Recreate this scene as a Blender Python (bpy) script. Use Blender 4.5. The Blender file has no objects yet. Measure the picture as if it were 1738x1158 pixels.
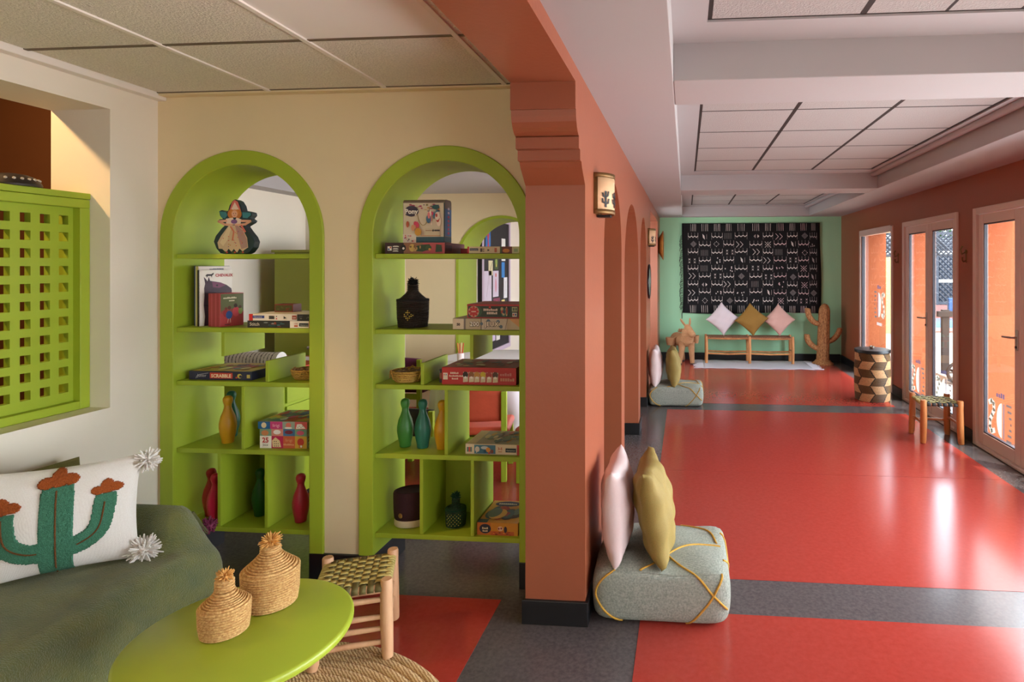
import bpy, bmesh, math, random
from mathutils import Vector, Matrix
random.seed(7)
SC = bpy.context.scene
COL = SC.collection
pi = math.pi

# ---------------------------------------------------------------- camera
F_PX, CX, CY, YAW = 1000.0, 1080.0, 450.0, math.atan(0.084)
cam_d = bpy.data.cameras.new('camera')
cam = bpy.data.objects.new('camera', cam_d)
COL.objects.link(cam)
cam.location = (0, 0, 1.6)
cam.rotation_euler = (pi / 2, 0, YAW)
cam_d.sensor_width = 36
cam_d.lens = 36 * F_PX / 1738
cam_d.shift_x = (869 - CX) / 1738
cam_d.shift_y = (CY - 579) / 1738
cam_d.clip_start = 0.05
SC.camera = cam

# ---------------------------------------------------------------- world, sun, daylight, exposure
world = bpy.data.worlds.new('world')
SC.world = world
world.use_nodes = True
wn = world.node_tree
bg = wn.nodes['Background']
bg.inputs['Color'].default_value = (0.80, 0.88, 1.0, 1)
bg.inputs['Strength'].default_value = 12

def sun_lamp():
    d = bpy.data.lights.new('sun', 'SUN')
    d.energy = 5.2
    d.angle = math.radians(0.6)
    d.color = (1.0, 0.95, 0.86)
    o = bpy.data.objects.new('sun', d)
    COL.objects.link(o)
    v = Vector((-0.62, 0.40, -1.95))
    o.rotation_euler = v.to_track_quat('-Z', 'Y').to_euler()
sun_lamp()

def area(name, loc, aim, sx, sy, power, color, spread=150):
    d = bpy.data.lights.new(name, 'AREA')
    d.shape = 'RECTANGLE'
    d.size, d.size_y = sx, sy
    d.energy = power
    d.color = color
    d.spread = math.radians(spread)
    o = bpy.data.objects.new(name, d)
    COL.objects.link(o)
    o.location = loc
    v = Vector(aim) - Vector(loc)
    o.rotation_euler = v.to_track_quat('-Z', 'Z' if abs(v.normalized().z) < .9 else 'Y').to_euler()
    return o

DAY = (0.93, 0.97, 1.0)
WARM = (1.0, 0.95, 0.84)
# fill lamps added behind the photographer, before the solid back wall
area('fill_front', (1.0, -2.7, 1.35), (1.0, 5, 1.2), 2.8, 2.2, 4, WARM)
area('fill_lounge', (-1.7, -2.7, 1.35), (-1.7, 5, 1.1), 1.7, 2.0, 12, WARM)
# daylight at the cut-off door (a); added fill at made-up doors (d, b, c)
area('daylight_door_a', (2.54, 4.40, 1.1), (-2.5, 4.2, 1.0), 0.6, 1.9, 24, DAY)
area('fill_side_d', (2.54, 3.02, 1.1), (-2.5, 3.02, 1.0), 1.3, 1.9, 46, DAY)
area('fill_side_b', (2.50, 1.2, 1.1), (-2.5, 1.2, 1.0), 1.3, 1.9, 20, WARM)
area('fill_side_c', (2.50, -.6, 1.1), (-2.5, -.4, 1.0), 1.3, 1.9, 12, WARM)
# windows of the craft room behind the shelves and of the room beyond it
area('daylight_craft', (-0.95, 5.0, 1.35), (-3.2, 4.6, 1.0), 2.2, 1.4, 13, (1, .94, .90))
area('daylight_gallery', (-0.85, 8.3, 1.4), (-2.6, 8.2, 1.2), 2.0, 1.6, 15, (1, .97, .97))
area('fill_end_wall', (-0.85, 8.3, 1.35), (1.0, 10.0, 1.25), 1.5, 1.7, 21, (.92, .98, 1.0))  # hidden fill lamp added inside the opening to brighten the end wall
# lamp over the room behind the lattice screen
area('lamp_kitchen', (-3.75, 1.75, 3.0), (-2.95, 2.7, 1.9), 0.10, 0.10, 22, (1.0, .60, .26))

vs = SC.view_settings
vs.view_transform = 'Standard'
vs.look = 'None'
vs.gamma = 1
vs.use_curve_mapping = False
vs.exposure = 0.28
SC.cycles.use_denoising = True
SC.cycles.max_bounces = 8
SC.cycles.diffuse_bounces = 5
SC.cycles.transparent_max_bounces = 12
SC.cycles.caustics_reflective = False
SC.cycles.caustics_refractive = False
SC.cycles.sample_clamp_indirect = 6

# ---------------------------------------------------------------- materials
def lin(c):
    return tuple((v / 255 / 12.92) if v / 255 <= .04045 else ((v / 255 + .055) / 1.055) ** 2.4 for v in c)

MATS = {}
def mat(name, rgb, rough=.6, var=.0, vscale=6, bump=0, bscale=60, metal=0, coat=0, spec=.5, stretch=None, dark=None, sheen=0, detail=6, emit=None, trans=0):
    """Principled material; var mixes towards `dark` with a noise, bump is a fine noise relief."""
    if name in MATS:
        return MATS[name]
    m = bpy.data.materials.new(name)
    m.use_nodes = True
    nt = m.node_tree
    b = nt.nodes['Principled BSDF']
    c = lin(rgb)
    b.inputs['Base Color'].default_value = (*c, 1)
    b.inputs['Roughness'].default_value = rough
    b.inputs['Metallic'].default_value = metal
    b.inputs['Specular IOR Level'].default_value = spec
    b.inputs['Coat Weight'].default_value = coat
    b.inputs['Coat Roughness'].default_value = .12
    if sheen:
        b.inputs['Sheen Weight'].default_value = sheen
    if trans:
        b.inputs['Transmission Weight'].default_value = trans
    if var or bump:
        tc = nt.nodes.new('ShaderNodeTexCoord')
        mp = nt.nodes.new('ShaderNodeMapping')
        nt.links.new(tc.outputs['Object'], mp.inputs['Vector'])
        if stretch:
            mp.inputs['Scale'].default_value = stretch
    if var:
        n = nt.nodes.new('ShaderNodeTexNoise')
        n.inputs['Scale'].default_value = vscale
        n.inputs['Detail'].default_value = detail
        n.inputs['Roughness'].default_value = .65
        nt.links.new(mp.outputs['Vector'], n.inputs['Vector'])
        r = nt.nodes.new('ShaderNodeMapRange')
        r.inputs['From Min'].default_value = .32
        r.inputs['From Max'].default_value = .68
        nt.links.new(n.outputs['Fac'], r.inputs['Value'])
        mx = nt.nodes.new('ShaderNodeMix')
        mx.data_type = 'RGBA'
        d = lin(dark) if dark else tuple(v * (1 - var) for v in c)
        mx.inputs['A'].default_value = (*d, 1)
        mx.inputs['B'].default_value = (*c, 1)
        nt.links.new(r.outputs['Result'], mx.inputs['Factor'])
        nt.links.new(mx.outputs['Result'], b.inputs['Base Color'])
    if bump:
        n2 = nt.nodes.new('ShaderNodeTexNoise')
        n2.inputs['Scale'].default_value = bscale
        n2.inputs['Detail'].default_value = 4
        nt.links.new(mp.outputs['Vector'], n2.inputs['Vector'])
        bp = nt.nodes.new('ShaderNodeBump')
        bp.inputs['Strength'].default_value = bump
        bp.inputs['Distance'].default_value = .01
        nt.links.new(n2.outputs['Fac'], bp.inputs['Height'])
        nt.links.new(bp.outputs['Normal'], b.inputs['Normal'])
    MATS[name] = m
    return m

def weave(name, rgb, dark, scale=120, rough=.85, bump=.4, amount=.5, vscale=300):
    """cloth of crossing yarns: two wave textures, object space, any orientation"""
    if name in MATS:
        return MATS[name]
    m = mat(name, rgb, rough, var=.3, vscale=vscale, dark=dark)
    nt = m.node_tree
    b = nt.nodes['Principled BSDF']
    tc = nt.nodes['Texture Coordinate']
    hs = []
    for ax in ('X', 'Y', 'Z'):
        w = nt.nodes.new('ShaderNodeTexWave')
        w.bands_direction = ax
        w.inputs['Scale'].default_value = scale
        w.inputs['Distortion'].default_value = 1.5
        w.inputs['Detail'].default_value = 2
        nt.links.new(tc.outputs['Object'], w.inputs['Vector'])
        hs.append(w)
    a = nt.nodes.new('ShaderNodeMath')
    a.operation = 'ADD'
    nt.links.new(hs[0].outputs['Fac'], a.inputs[0])
    nt.links.new(hs[1].outputs['Fac'], a.inputs[1])
    a2 = nt.nodes.new('ShaderNodeMath')
    a2.operation = 'ADD'
    nt.links.new(a.outputs[0], a2.inputs[0])
    nt.links.new(hs[2].outputs['Fac'], a2.inputs[1])
    bp = nt.nodes.new('ShaderNodeBump')
    bp.inputs['Strength'].default_value = bump
    bp.inputs['Distance'].default_value = .002
    nt.links.new(a2.outputs[0], bp.inputs['Height'])
    nt.links.new(bp.outputs['Normal'], b.inputs['Normal'])
    return m

def stripes(name, a, b, axis='Z', scale=60, rough=.8, bump=.5, soft=.25, dist=.004, distort=1.0, wave='BANDS'):
    """two-tone bands (coiled straw, wrapped rope, plaited rug)"""
    if name in MATS:
        return MATS[name]
    m = bpy.data.materials.new(name)
    m.use_nodes = True
    nt = m.node_tree
    bs = nt.nodes['Principled BSDF']
    bs.inputs['Roughness'].default_value = rough
    tc = nt.nodes.new('ShaderNodeTexCoord')
    w = nt.nodes.new('ShaderNodeTexWave')
    w.wave_type = wave
    if wave == 'BANDS':
        w.bands_direction = axis
    else:
        w.rings_direction = axis
    w.inputs['Scale'].default_value = scale
    w.inputs['Distortion'].default_value = distort
    w.inputs['Detail'].default_value = 3
    w.inputs['Detail Scale'].default_value = 2
    nt.links.new(tc.outputs['Object'], w.inputs['Vector'])
    n = nt.nodes.new('ShaderNodeTexNoise')
    n.inputs['Scale'].default_value = 90
    nt.links.new(tc.outputs['Object'], n.inputs['Vector'])
    mt = nt.nodes.new('ShaderNodeMath')
    mt.operation = 'MULTIPLY_ADD'
    mt.inputs[1].default_value = .5
    nt.links.new(n.outputs['Fac'], mt.inputs[0])
    nt.links.new(w.outputs['Fac'], mt.inputs[2])
    r = nt.nodes.new('ShaderNodeMapRange')
    r.inputs['From Min'].default_value = .25
    r.inputs['From Max'].default_value = .25 + soft * 4
    nt.links.new(mt.outputs[0], r.inputs['Value'])
    mx = nt.nodes.new('ShaderNodeMix')
    mx.data_type = 'RGBA'
    mx.inputs['A'].default_value = (*lin(b), 1)
    mx.inputs['B'].default_value = (*lin(a), 1)
    nt.links.new(r.outputs['Result'], mx.inputs['Factor'])
    nt.links.new(mx.outputs['Result'], bs.inputs['Base Color'])
    bp = nt.nodes.new('ShaderNodeBump')
    bp.inputs['Strength'].default_value = bump
    bp.inputs['Distance'].default_value = dist
    nt.links.new(mt.outputs[0], bp.inputs['Height'])
    nt.links.new(bp.outputs['Normal'], bs.inputs['Normal'])
    MATS[name] = m
    return m

def print_mat():
    m = bpy.data.materials.new('printed_ink')
    m.use_nodes = True
    nt = m.node_tree
    b = nt.nodes['Principled BSDF']
    b.inputs['Roughness'].default_value = .5
    a = nt.nodes.new('ShaderNodeVertexColor')
    a.layer_name = 'ink'
    nt.links.new(a.outputs['Color'], b.inputs['Base Color'])
    MATS['ink'] = m
print_mat()

def glass_mat():
    m = bpy.data.materials.new('window_glass')
    m.use_nodes = True
    nt = m.node_tree
    nt.nodes.remove(nt.nodes['Principled BSDF'])
    t = nt.nodes.new('ShaderNodeBsdfTransparent')
    t.inputs['Color'].default_value = (.93, .96, .95, 1)
    g = nt.nodes.new('ShaderNodeBsdfGlossy')
    g.inputs['Roughness'].default_value = .02
    lw = nt.nodes.new('ShaderNodeLayerWeight')
    lw.inputs['Blend'].default_value = .5
    pw = nt.nodes.new('ShaderNodeMath')
    pw.operation = 'POWER'
    pw.inputs[1].default_value = 5
    nt.links.new(lw.outputs['Facing'], pw.inputs[0])
    f = nt.nodes.new('ShaderNodeMath')
    f.operation = 'MULTIPLY_ADD'
    f.inputs[1].default_value = .9
    f.inputs[2].default_value = .03
    nt.links.new(pw.outputs[0], f.inputs[0])
    x = nt.nodes.new('ShaderNodeMixShader')
    nt.links.new(f.outputs[0], x.inputs[0])
    nt.links.new(t.outputs[0], x.inputs[1])
    nt.links.new(g.outputs[0], x.inputs[2])
    nt.links.new(x.outputs[0], nt.nodes['Material Output'].inputs['Surface'])
    MATS['glass'] = m
    return m
glass_mat()

def vinyl_mat():
    m = bpy.data.materials.new('frosted_vinyl')
    m.use_nodes = True
    nt = m.node_tree
    nt.nodes.remove(nt.nodes['Principled BSDF'])
    a = nt.nodes.new('ShaderNodeVertexColor')
    a.layer_name = 'ink'
    d = nt.nodes.new('ShaderNodeBsdfDiffuse')
    tr = nt.nodes.new('ShaderNodeBsdfTranslucent')
    tp = nt.nodes.new('ShaderNodeBsdfTransparent')
    for q in (d, tr):
        nt.links.new(a.outputs['Color'], q.inputs['Color'])
    x1 = nt.nodes.new('ShaderNodeMixShader')
    x2 = nt.nodes.new('ShaderNodeMixShader')
    x1.inputs[0].default_value = .5
    x2.inputs[0].default_value = .1
    nt.links.new(d.outputs[0], x1.inputs[1])
    nt.links.new(tr.outputs[0], x1.inputs[2])
    nt.links.new(x1.outputs[0], x2.inputs[1])
    nt.links.new(tp.outputs[0], x2.inputs[2])
    nt.links.new(x2.outputs[0], nt.nodes['Material Output'].inputs['Surface'])
    MATS['vinyl'] = m
vinyl_mat()

# ---------------------------------------------------------------- mesh helpers
XF = {}          # world matrix of each thing's empty

class MB:
    def __init__(s):
        s.bm = bmesh.new()

    def box(s, x0, x1, y0, y1, z0, z1, m=None):
        ps = [(x0, y0, z0), (x1, y0, z0), (x1, y1, z0), (x0, y1, z0), (x0, y0, z1), (x1, y0, z1), (x1, y1, z1), (x0, y1, z1)]
        vs = [s.bm.verts.new(m @ Vector(p) if m else p) for p in ps]
        for f in ((3, 2, 1, 0), (4, 5, 6, 7), (0, 1, 5, 4), (1, 2, 6, 5), (2, 3, 7, 6), (3, 0, 4, 7)):
            s.bm.faces.new([vs[i] for i in f])
        return s

    def tube(s, pts, r, seg=10, caps=True, flat=1.0, closed=False):
        pts = [Vector(p) for p in pts]
        n = len(pts)
        rs = r if isinstance(r, (list, tuple)) else [r] * n
        rings = []
        up = None
        for i, p in enumerate(pts):
            if closed:
                t = (pts[(i + 1) % n] - pts[i - 1]).normalized()
            else:
                t = (pts[min(i + 1, n - 1)] - pts[max(i - 1, 0)]).normalized()
            if up is None:
                up = Vector((0, 0, 1)) if abs(t.z) < .9 else Vector((1, 0, 0))
            a = t.cross(up).normalized()
            up = a.cross(t).normalized()
            rings.append([s.bm.verts.new(p + (a * math.cos(k * 2 * pi / seg) + up * math.sin(k * 2 * pi / seg) * flat) * rs[i]) for k in range(seg)])
        m = n if closed else n - 1
        for i in range(m):
            A, B = rings[i], rings[(i + 1) % n]
            for k in range(seg):
                s.bm.faces.new((A[k], A[(k + 1) % seg], B[(k + 1) % seg], B[k]))
        if caps and not closed:
            s.bm.faces.new(list(reversed(rings[0])))
            s.bm.faces.new(rings[-1])
        return s

    def lathe(s, prof, seg=32, c=(0, 0, 0), m=None, sx=1, sy=1, caps=True):
        rings = []
        for r, z in prof:
            ring = []
            for k in range(seg):
                a = 2 * pi * k / seg
                p = Vector((c[0] + r * math.cos(a) * sx, c[1] + r * math.sin(a) * sy, c[2] + z))
                ring.append(s.bm.verts.new(m @ p if m else p))
            rings.append(ring)
        for A, B in zip(rings, rings[1:]):
            for k in range(seg):
                s.bm.faces.new((A[k], A[(k + 1) % seg], B[(k + 1) % seg], B[k]))
        if caps:
            s.bm.faces.new(list(reversed(rings[0])))
            s.bm.faces.new(rings[-1])
        return s

    def prism(s, poly, axis, a0, a1, m=None):
        def P(u, v, w):
            p = Vector({'X': (w, u, v), 'Y': (u, w, v), 'Z': (u, v, w)}[axis])
            return m @ p if m else p
        A = [s.bm.verts.new(P(u, v, a0)) for u, v in poly]
        B = [s.bm.verts.new(P(u, v, a1)) for u, v in poly]
        n = len(poly)
        s.bm.faces.new(A)
        s.bm.faces.new(list(reversed(B)))
        for i in range(n):
            s.bm.faces.new((A[i], B[i], B[(i + 1) % n], A[(i + 1) % n]))
        return s

    def grid(s, fn, nu, nv, wrap=False):
        vs = [[s.bm.verts.new(fn(i / nu, j / nv)) for j in range(nv + 1)] for i in range(nu + (0 if wrap else 1))]
        N = len(vs)
        for i in range(nu):
            for j in range(nv):
                a, b = vs[i], vs[(i + 1) % N]
                s.bm.faces.new((a[j], b[j], b[j + 1], a[j + 1]))
        return s

    def ball(s, c, r, seg=12, rings=8, sc=(1, 1, 1)):
        prof = [(max(1e-4, math.sin(pi * i / rings)), -math.cos(pi * i / rings)) for i in range(rings + 1)]
        c = Vector(c)
        m = Matrix.Translation(c) @ Matrix.Diagonal((r * sc[0], r * sc[1], r * sc[2], 1))
        return s.lathe(prof, seg, (0, 0, 0), m, caps=False)

    def build(s, name, material, parent=None, smooth=False, bevel=0, angle=38, sub=0, local=False, bseg=2, normals=True):
        bm = s.bm
        if normals:
            bmesh.ops.recalc_face_normals(bm, faces=bm.faces)
        me = bpy.data.meshes.new(name)
        if parent is not None:
            if not local and parent in XF:
                bm.transform(XF[parent].inverted())
            bm.to_mesh(me)
            o = bpy.data.objects.new(name, me)
            o.parent = parent
            XF[o] = XF.get(parent, Matrix.Identity(4))
            if local:
                pass
        else:
            xs = [v.co for v in bm.verts]
            lo = Vector((min(v.x for v in xs), min(v.y for v in xs), min(v.z for v in xs)))
            hi = Vector((max(v.x for v in xs), max(v.y for v in xs), max(v.z for v in xs)))
            c = Vector(((lo.x + hi.x) / 2, (lo.y + hi.y) / 2, lo.z))
            T = Matrix.Translation(c)
            bm.transform(T.inverted())
            bm.to_mesh(me)
            o = bpy.data.objects.new(name, me)
            o.location = c
            XF[o] = T
        bm.free()
        COL.objects.link(o)
        if isinstance(material, str):
            material = MATS[material]
        me.materials.append(material)
        if smooth:
            me.polygons.foreach_set('use_smooth', [True] * len(me.polygons))
            me.set_sharp_from_angle(angle=math.radians(angle))
        if bevel:
            md = o.modifiers.new('bevel', 'BEVEL')
            md.width = bevel
            md.segments = bseg
            md.limit_method = 'ANGLE'
            md.angle_limit = math.radians(40)
        if sub:
            md = o.modifiers.new('sub', 'SUBSURF')
            md.levels = md.render_levels = sub
        return o

def thing(name, label, cat, loc=(0, 0, 0), rz=0, group=None, rx=0, ry=0):
    o = bpy.data.objects.new(name, None)
    COL.objects.link(o)
    o.location = loc
    o.rotation_euler = (rx, ry, rz)
    o.empty_display_size = .1
    XF[o] = Matrix.LocRotScale(Vector(loc), o.rotation_euler.to_quaternion(), Vector((1, 1, 1)))
    return tag(o, label, cat, group)

def tag(o, label, cat, group=None):
    o['label'] = label
    o['category'] = cat
    if group:
        o['group'] = group
    return o

def struct(o, label=None):
    o['kind'] = 'structure'
    if label:
        o['label'] = label
    return o

def copy_tree(o, parent=None):
    c = o.copy()
    COL.objects.link(c)
    if parent is not None:
        c.parent = parent
    for ch in o.children:
        copy_tree(ch, c)
    return c

def place(o, loc, rz=0, label=None):
    o.location = loc
    o.rotation_euler.z = rz
    XF[o] = Matrix.LocRotScale(Vector(loc), o.rotation_euler.to_quaternion(), Vector((1, 1, 1)))
    if label:
        o['label'] = label
    return o

# flat print: polygons with their own ink colour laid on a plane
FONT_CACHE = {}
def glyphs(text, size, bold=0.0, align='LEFT', res=2):
    key = (text, size, bold, align)
    if key not in FONT_CACHE:
        cu = bpy.data.curves.new('lettering', 'FONT')
        cu.body = text
        cu.size = size
        cu.offset = bold
        cu.align_x = align
        cu.resolution_u = res
        o = bpy.data.objects.new('lettering', cu)
        COL.objects.link(o)
        bpy.context.view_layer.update()
        me = bpy.data.meshes.new_from_object(o.evaluated_get(bpy.context.evaluated_depsgraph_get()))
        FONT_CACHE[key] = ([tuple(v.co[:2]) for v in me.vertices], [tuple(p.vertices) for p in me.polygons])
        bpy.data.objects.remove(o)
        bpy.data.curves.remove(cu)
        bpy.data.meshes.remove(me)
    return FONT_CACHE[key]

def art(parent, name, M, shapes, lift=.0006, step=.00015, fn=None, material='ink'):
    """M maps (u, v, w) to the parent's own space, w along the outward normal.
    shapes: ('r',x0,y0,x1,y1,rgb) ('e',cx,cy,rx,ry,rgb) ('p',[pts],rgb) ('t',text,x,y,size,rgb[,align,bold]) ('l',[pts],width,rgb) ('w',letters,x,y,size,rgb[,align])"""
    V, Fc, K = [], [], []
    w = lift
    def add(pts, faces, col):
        n = len(V)
        for (x, y) in pts:
            p = Vector((x, y, w))
            if fn:
                p = Vector(fn(x, y, w))
            V.append(M @ p)
        for f in faces:
            Fc.append([n + i for i in f])
            K.append(col)
    for sh in shapes:
        k = sh[0]
        if k == 'r':
            _, a, b, c, d, col = sh
            add([(a, b), (c, b), (c, d), (a, d)], [(0, 1, 2, 3)], col)
        elif k == 'e':
            _, cx, cy, rx, ry, col = sh
            n = 16
            add([(cx + rx * math.cos(2 * pi * i / n), cy + ry * math.sin(2 * pi * i / n)) for i in range(n)], [tuple(range(n))], col)
        elif k == 'p':
            add(sh[1], [tuple(range(len(sh[1])))], sh[2])
        elif k == 'l':
            pts, wd, col = sh[1], sh[2], sh[3]
            for (x0, y0), (x1, y1) in zip(pts, pts[1:]):
                d = Vector((x1 - x0, y1 - y0))
                L = d.length or 1
                d /= L
                nx, ny = -d.y * wd / 2, d.x * wd / 2
                ex, ey = d.x * wd * .3, d.y * wd * .3
                add([(x0 + nx - ex, y0 + ny - ey), (x0 - nx - ex, y0 - ny - ey), (x1 - nx + ex, y1 - ny + ey), (x1 + nx + ex, y1 + ny + ey)], [(0, 1, 2, 3)], col)
        elif k == 'w':          # a word too small to read: a run of short ink strokes
            _, nch, x, y, size, col = sh[:6]
            cw = size * .56
            x0 = x - (nch * cw / 2 if len(sh) > 6 and sh[6] == 'CENTER' else 0)
            rg = random.Random(nch * 31 + int(x * 9999))
            for i in range(nch):
                a, b = x0 + i * cw, x0 + i * cw + cw * .78
                hh = size * rg.choice((.5, .68, .7))
                add([(a, y), (b, y), (b, y + hh), (a, y + hh)], [(0, 1, 2, 3)], col)
        elif k == 't':
            _, txt, x, y, size, col = sh[:6]
            align = sh[6] if len(sh) > 6 else 'LEFT'
            bold = sh[7] if len(sh) > 7 else 0
            vs, fs = glyphs(txt, size, bold, align)
            add([(x + a, y + b) for a, b in vs], fs, col)
        w += step
    me = bpy.data.meshes.new(name)
    me.from_pydata([tuple(v) for v in V], [], Fc)
    ca = me.color_attributes.new('ink', 'FLOAT_COLOR', 'CORNER')
    vals = []
    for f, col in zip(Fc, K):
        c = lin(col)
        vals += [c[0], c[1], c[2], 1.0] * len(f)
    ca.data.foreach_set('color', vals)
    me.materials.append(MATS[material])
    o = bpy.data.objects.new(name, me)
    COL.objects.link(o)
    o.parent = parent
    return o

def plane_m(origin, u, v):
    u, v = Vector(u).normalized(), Vector(v).normalized()
    n = u.cross(v)
    m = Matrix.Identity(4)
    for i in range(3):
        m[i][0], m[i][1], m[i][2], m[i][3] = u[i], v[i], n[i], origin[i]
    return m

def arc(cx, cz, rx, rz, a0, a1, n):
    return [(cx + rx * math.cos(a0 + (a1 - a0) * i / n), cz + rz * math.sin(a0 + (a1 - a0) * i / n)) for i in range(n + 1)]

# palette -------------------------------------------------------------
mat('lime', (158, 178, 42), .55, var=.06, vscale=3, bump=.03, bscale=14)
mat('cream', (226, 208, 168), .75, var=.04, vscale=2, bump=.05, bscale=40)
mat('white_wall', (232, 224, 208), .75, var=.03, vscale=2, bump=.05, bscale=40)
mat('terracotta', (151, 83, 56), .36, var=.06, vscale=2.5, bump=.06, bscale=50)
mat('orange_render', (160, 82, 42), .85, var=.12, vscale=4, bump=.15, bscale=60)
mat('mint', (164, 220, 178), .6, var=.03, vscale=2, bump=.04, bscale=40)
mat('ceiling_white', (178, 175, 176), .7, var=.02, vscale=2, bump=.03, bscale=40)
mat('tile_white', (182, 178, 176), .9, var=.12, vscale=120, bump=.5, bscale=140)
mat('tile_beige', (238, 232, 218), .9, var=.22, vscale=110, bump=.8, bscale=130)
mat('panel_white', (240, 234, 230), .6, var=.02, vscale=3)
mat('gap_shade_grey', (112, 98, 80), .7, var=.1, vscale=8)
mat('rail_white', (235, 228, 220), .5, var=.03, vscale=5)
mat('dark_gap', (50, 38, 34), .8, var=.1, vscale=5)
mat('floor_red', (165, 60, 50), .19, var=.10, vscale=40, bump=.012, bscale=5, spec=.5, dark=(156, 52, 42), detail=10)
mat('floor_grey', (94, 86, 86), .22, var=.25, vscale=60, bump=.012, bscale=5, spec=.5, dark=(74, 68, 69), detail=8)
mat('black_base', (20, 20, 23), .4, var=.2, vscale=8)
mat('frame_metal', (214, 190, 178), .38, var=.04, vscale=3, spec=.5)
mat('frame_rubber', (52, 48, 56), .5, var=.1, vscale=6)
mat('handle_metal', (176, 164, 156), .3, metal=.9, var=.05, vscale=12)
mat('brown_dark', (96, 54, 20), .8, var=.1, vscale=3)
mat('brass', (124, 92, 50), .45, metal=.6, var=.25, vscale=30)
mat('pale_wood', (214, 170, 130), .55, var=.3, vscale=9, stretch=(1, 1, .25), dark=(188, 136, 98), bump=.15, bscale=30)
mat('orange_wood', (214, 150, 92), .5, var=.3, vscale=9, stretch=(1, 1, .25), dark=(176, 110, 62), bump=.15, bscale=30)
# ================================================================ structure
# ---- floor -------------------------------------------------------
fl = struct(MB().box(-4.9, 3.08, -3.2, 10.2, -.12, 0).build('floor', 'floor_grey'), 'grey linoleum floor with inlaid red fields')
for x0, x1, y0, y1 in ((-.205, 2.355, -3.0, 2.725), (-.205, 2.355, 3.03, 4.598), (-.205, 2.355, 4.602, 6.54), (-.205, 2.355, 6.86, 10.0), (-2.7, -.878, -3.0, 2.75), (-3.3, -.95, 3.62, 9.0)):
    MB().box(x0, x1, y0, y1, -.02, .0012).build('floor_panel', 'floor_red', fl)

# ---- corridor end wall, window side, lounge side -----------------
ZT = 2.80
w = struct(MB().box(-.72, 3.08, 10.06, 10.3, 0, ZT).build('wall_end', 'mint'), 'mint green end wall behind the tapestry')
bw = struct(MB().box(-.44, 2.56, 10.045, 10.07, 0, .115).build('baseboard_end', 'black_base', bevel=.003))

DOORS = [(7.59, 8.99), (5.83, 7.25), (4.08, 5.52), (2.3, 3.75), (.45, 1.95), (-1.35, .1)]  # last three openings are added out of view to let light in
DTOP = 2.105
mb, mo = MB(), MB()
def wall_bits(m, x0, x1):
    ys = sorted([e for d in DOORS for e in d])
    edges = [-3.1] + ys + [10.06]
    for a, b in zip(edges[::2], edges[1::2]):
        m.box(x0, x1, a, b, 0, ZT)
    for a, b in DOORS:
        m.box(x0, x1, a, b, DTOP, ZT)
wall_bits(mb, 2.58, 2.70)
wr = struct(mb.build('wall_window_side', 'terracotta'), 'terracotta wall pierced by the glass doors')
wall_bits(mo, 2.70, 2.95)
struct(mo.build('wall_outer_skin', 'orange_render'), 'orange rendered outer skin with deep door reveals')
ys = sorted([e for d in DOORS for e in d])
ed = [-3.0] + ys + [10.05]
for a, b in zip(ed[::2], ed[1::2]):
    struct(MB().box(2.562, 2.60, a + .005, b - .005, 0, .11).build('baseboard_window_side', 'black_base', bevel=.003))

# ---- arcade wall with corbel, beam and arches --------------------
XA0, XA1 = -.715, -.445
poly = [(-3.1, ZT), (-3.1, 2.345), (2.355, 2.345), (2.355, 2.235)]
poly += [(2.365 + .075 * (1 - math.cos(i / 6 * pi / 2)), 2.235 - .095 * math.sin(i / 6 * pi / 2)) for i in range(7)]
poly += [(2.432, 2.137), (2.432, 2.09), (2.462, 2.088), (2.462, 2.045), (2.492, 2.043), (2.505, 2.02), (2.585, 1.955), (2.585, 0)]
for (a, b, top, rise) in ((3.19, 4.07, 2.115, .44), (4.27, 5.54, 2.105, .55), (5.77, 6.64, 2.10, .44)):
    poly += [(a, 0)] + [(y, z) for y, z in arc((a + b) / 2, top - rise, (b - a) / 2, rise, pi, 0, 24)] + [(b, 0)]
poly += [(7.37, 0), (7.37, 2.29), (9.3, 2.29), (9.3, 0), (10.06, 0), (10.06, ZT)]
wa = struct(MB().prism(poly, 'X', XA0, XA1).build('wall_arcade', 'terracotta'), 'terracotta arcade wall with corbelled pillar and arches')
for a, b in ((2.585, 3.19), (4.07, 4.27), (5.54, 5.77), (6.64, 7.37), (9.3, 10.06)):
    struct(MB().box(XA0 - .014, XA1 + .014, a - .014, b + .014, 0, .108).build('baseboard_arcade', 'black_base', bevel=.003))

# ---- shelf wall with its two lime arches -------------------------
YS0, YS1 = 2.86, 3.18
XL = -2.75
ARCHES = [(-2.2825, .3715, .447), (-1.196, .376, .452)]
SPR = 1.745
poly = [(XL, ZT), (XL, 0)]
for cx, ri, ro in ARCHES:
    rm = (ri + ro) / 2
    poly += [(cx - rm, 0)] + arc(cx, SPR, rm, rm, pi, 0, 32) + [(cx + rm, 0)]
poly += [(-.715, 0), (-.715, ZT)]
struct(MB().prism(poly, 'Y', YS0, YS1).build('wall_shelf', 'cream'), 'cream wall holding the two lime shelf arches')
for i, (cx, ri, ro) in enumerate(ARCHES):
    p = [(cx - ro, .13)] + arc(cx, SPR, ro, ro, pi, 0, 48) + [(cx + ro, .13), (cx + ri, .13)] + arc(cx, SPR, ri, ri, 0, pi, 48) + [(cx - ri, .13)]
    struct(MB().prism(p, 'Y', YS0 - .012, YS1 + .012).build('trim_%d' % (i + 1), 'lime', smooth=True, angle=30, bevel=.004), 'lime painted arch surround lining the shelf opening')
ends = [XL, ARCHES[0][0] - ARCHES[0][1], ARCHES[0][0] + ARCHES[0][1], ARCHES[1][0] - ARCHES[1][1], ARCHES[1][0] + ARCHES[1][1], -.73]
for a, b in zip(ends[::2], ends[1::2]):
    struct(MB().box(a, b, YS0 - .014, YS1 + .014, 0, .132).build('baseboard_shelf', 'black_base', bevel=.003))

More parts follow.
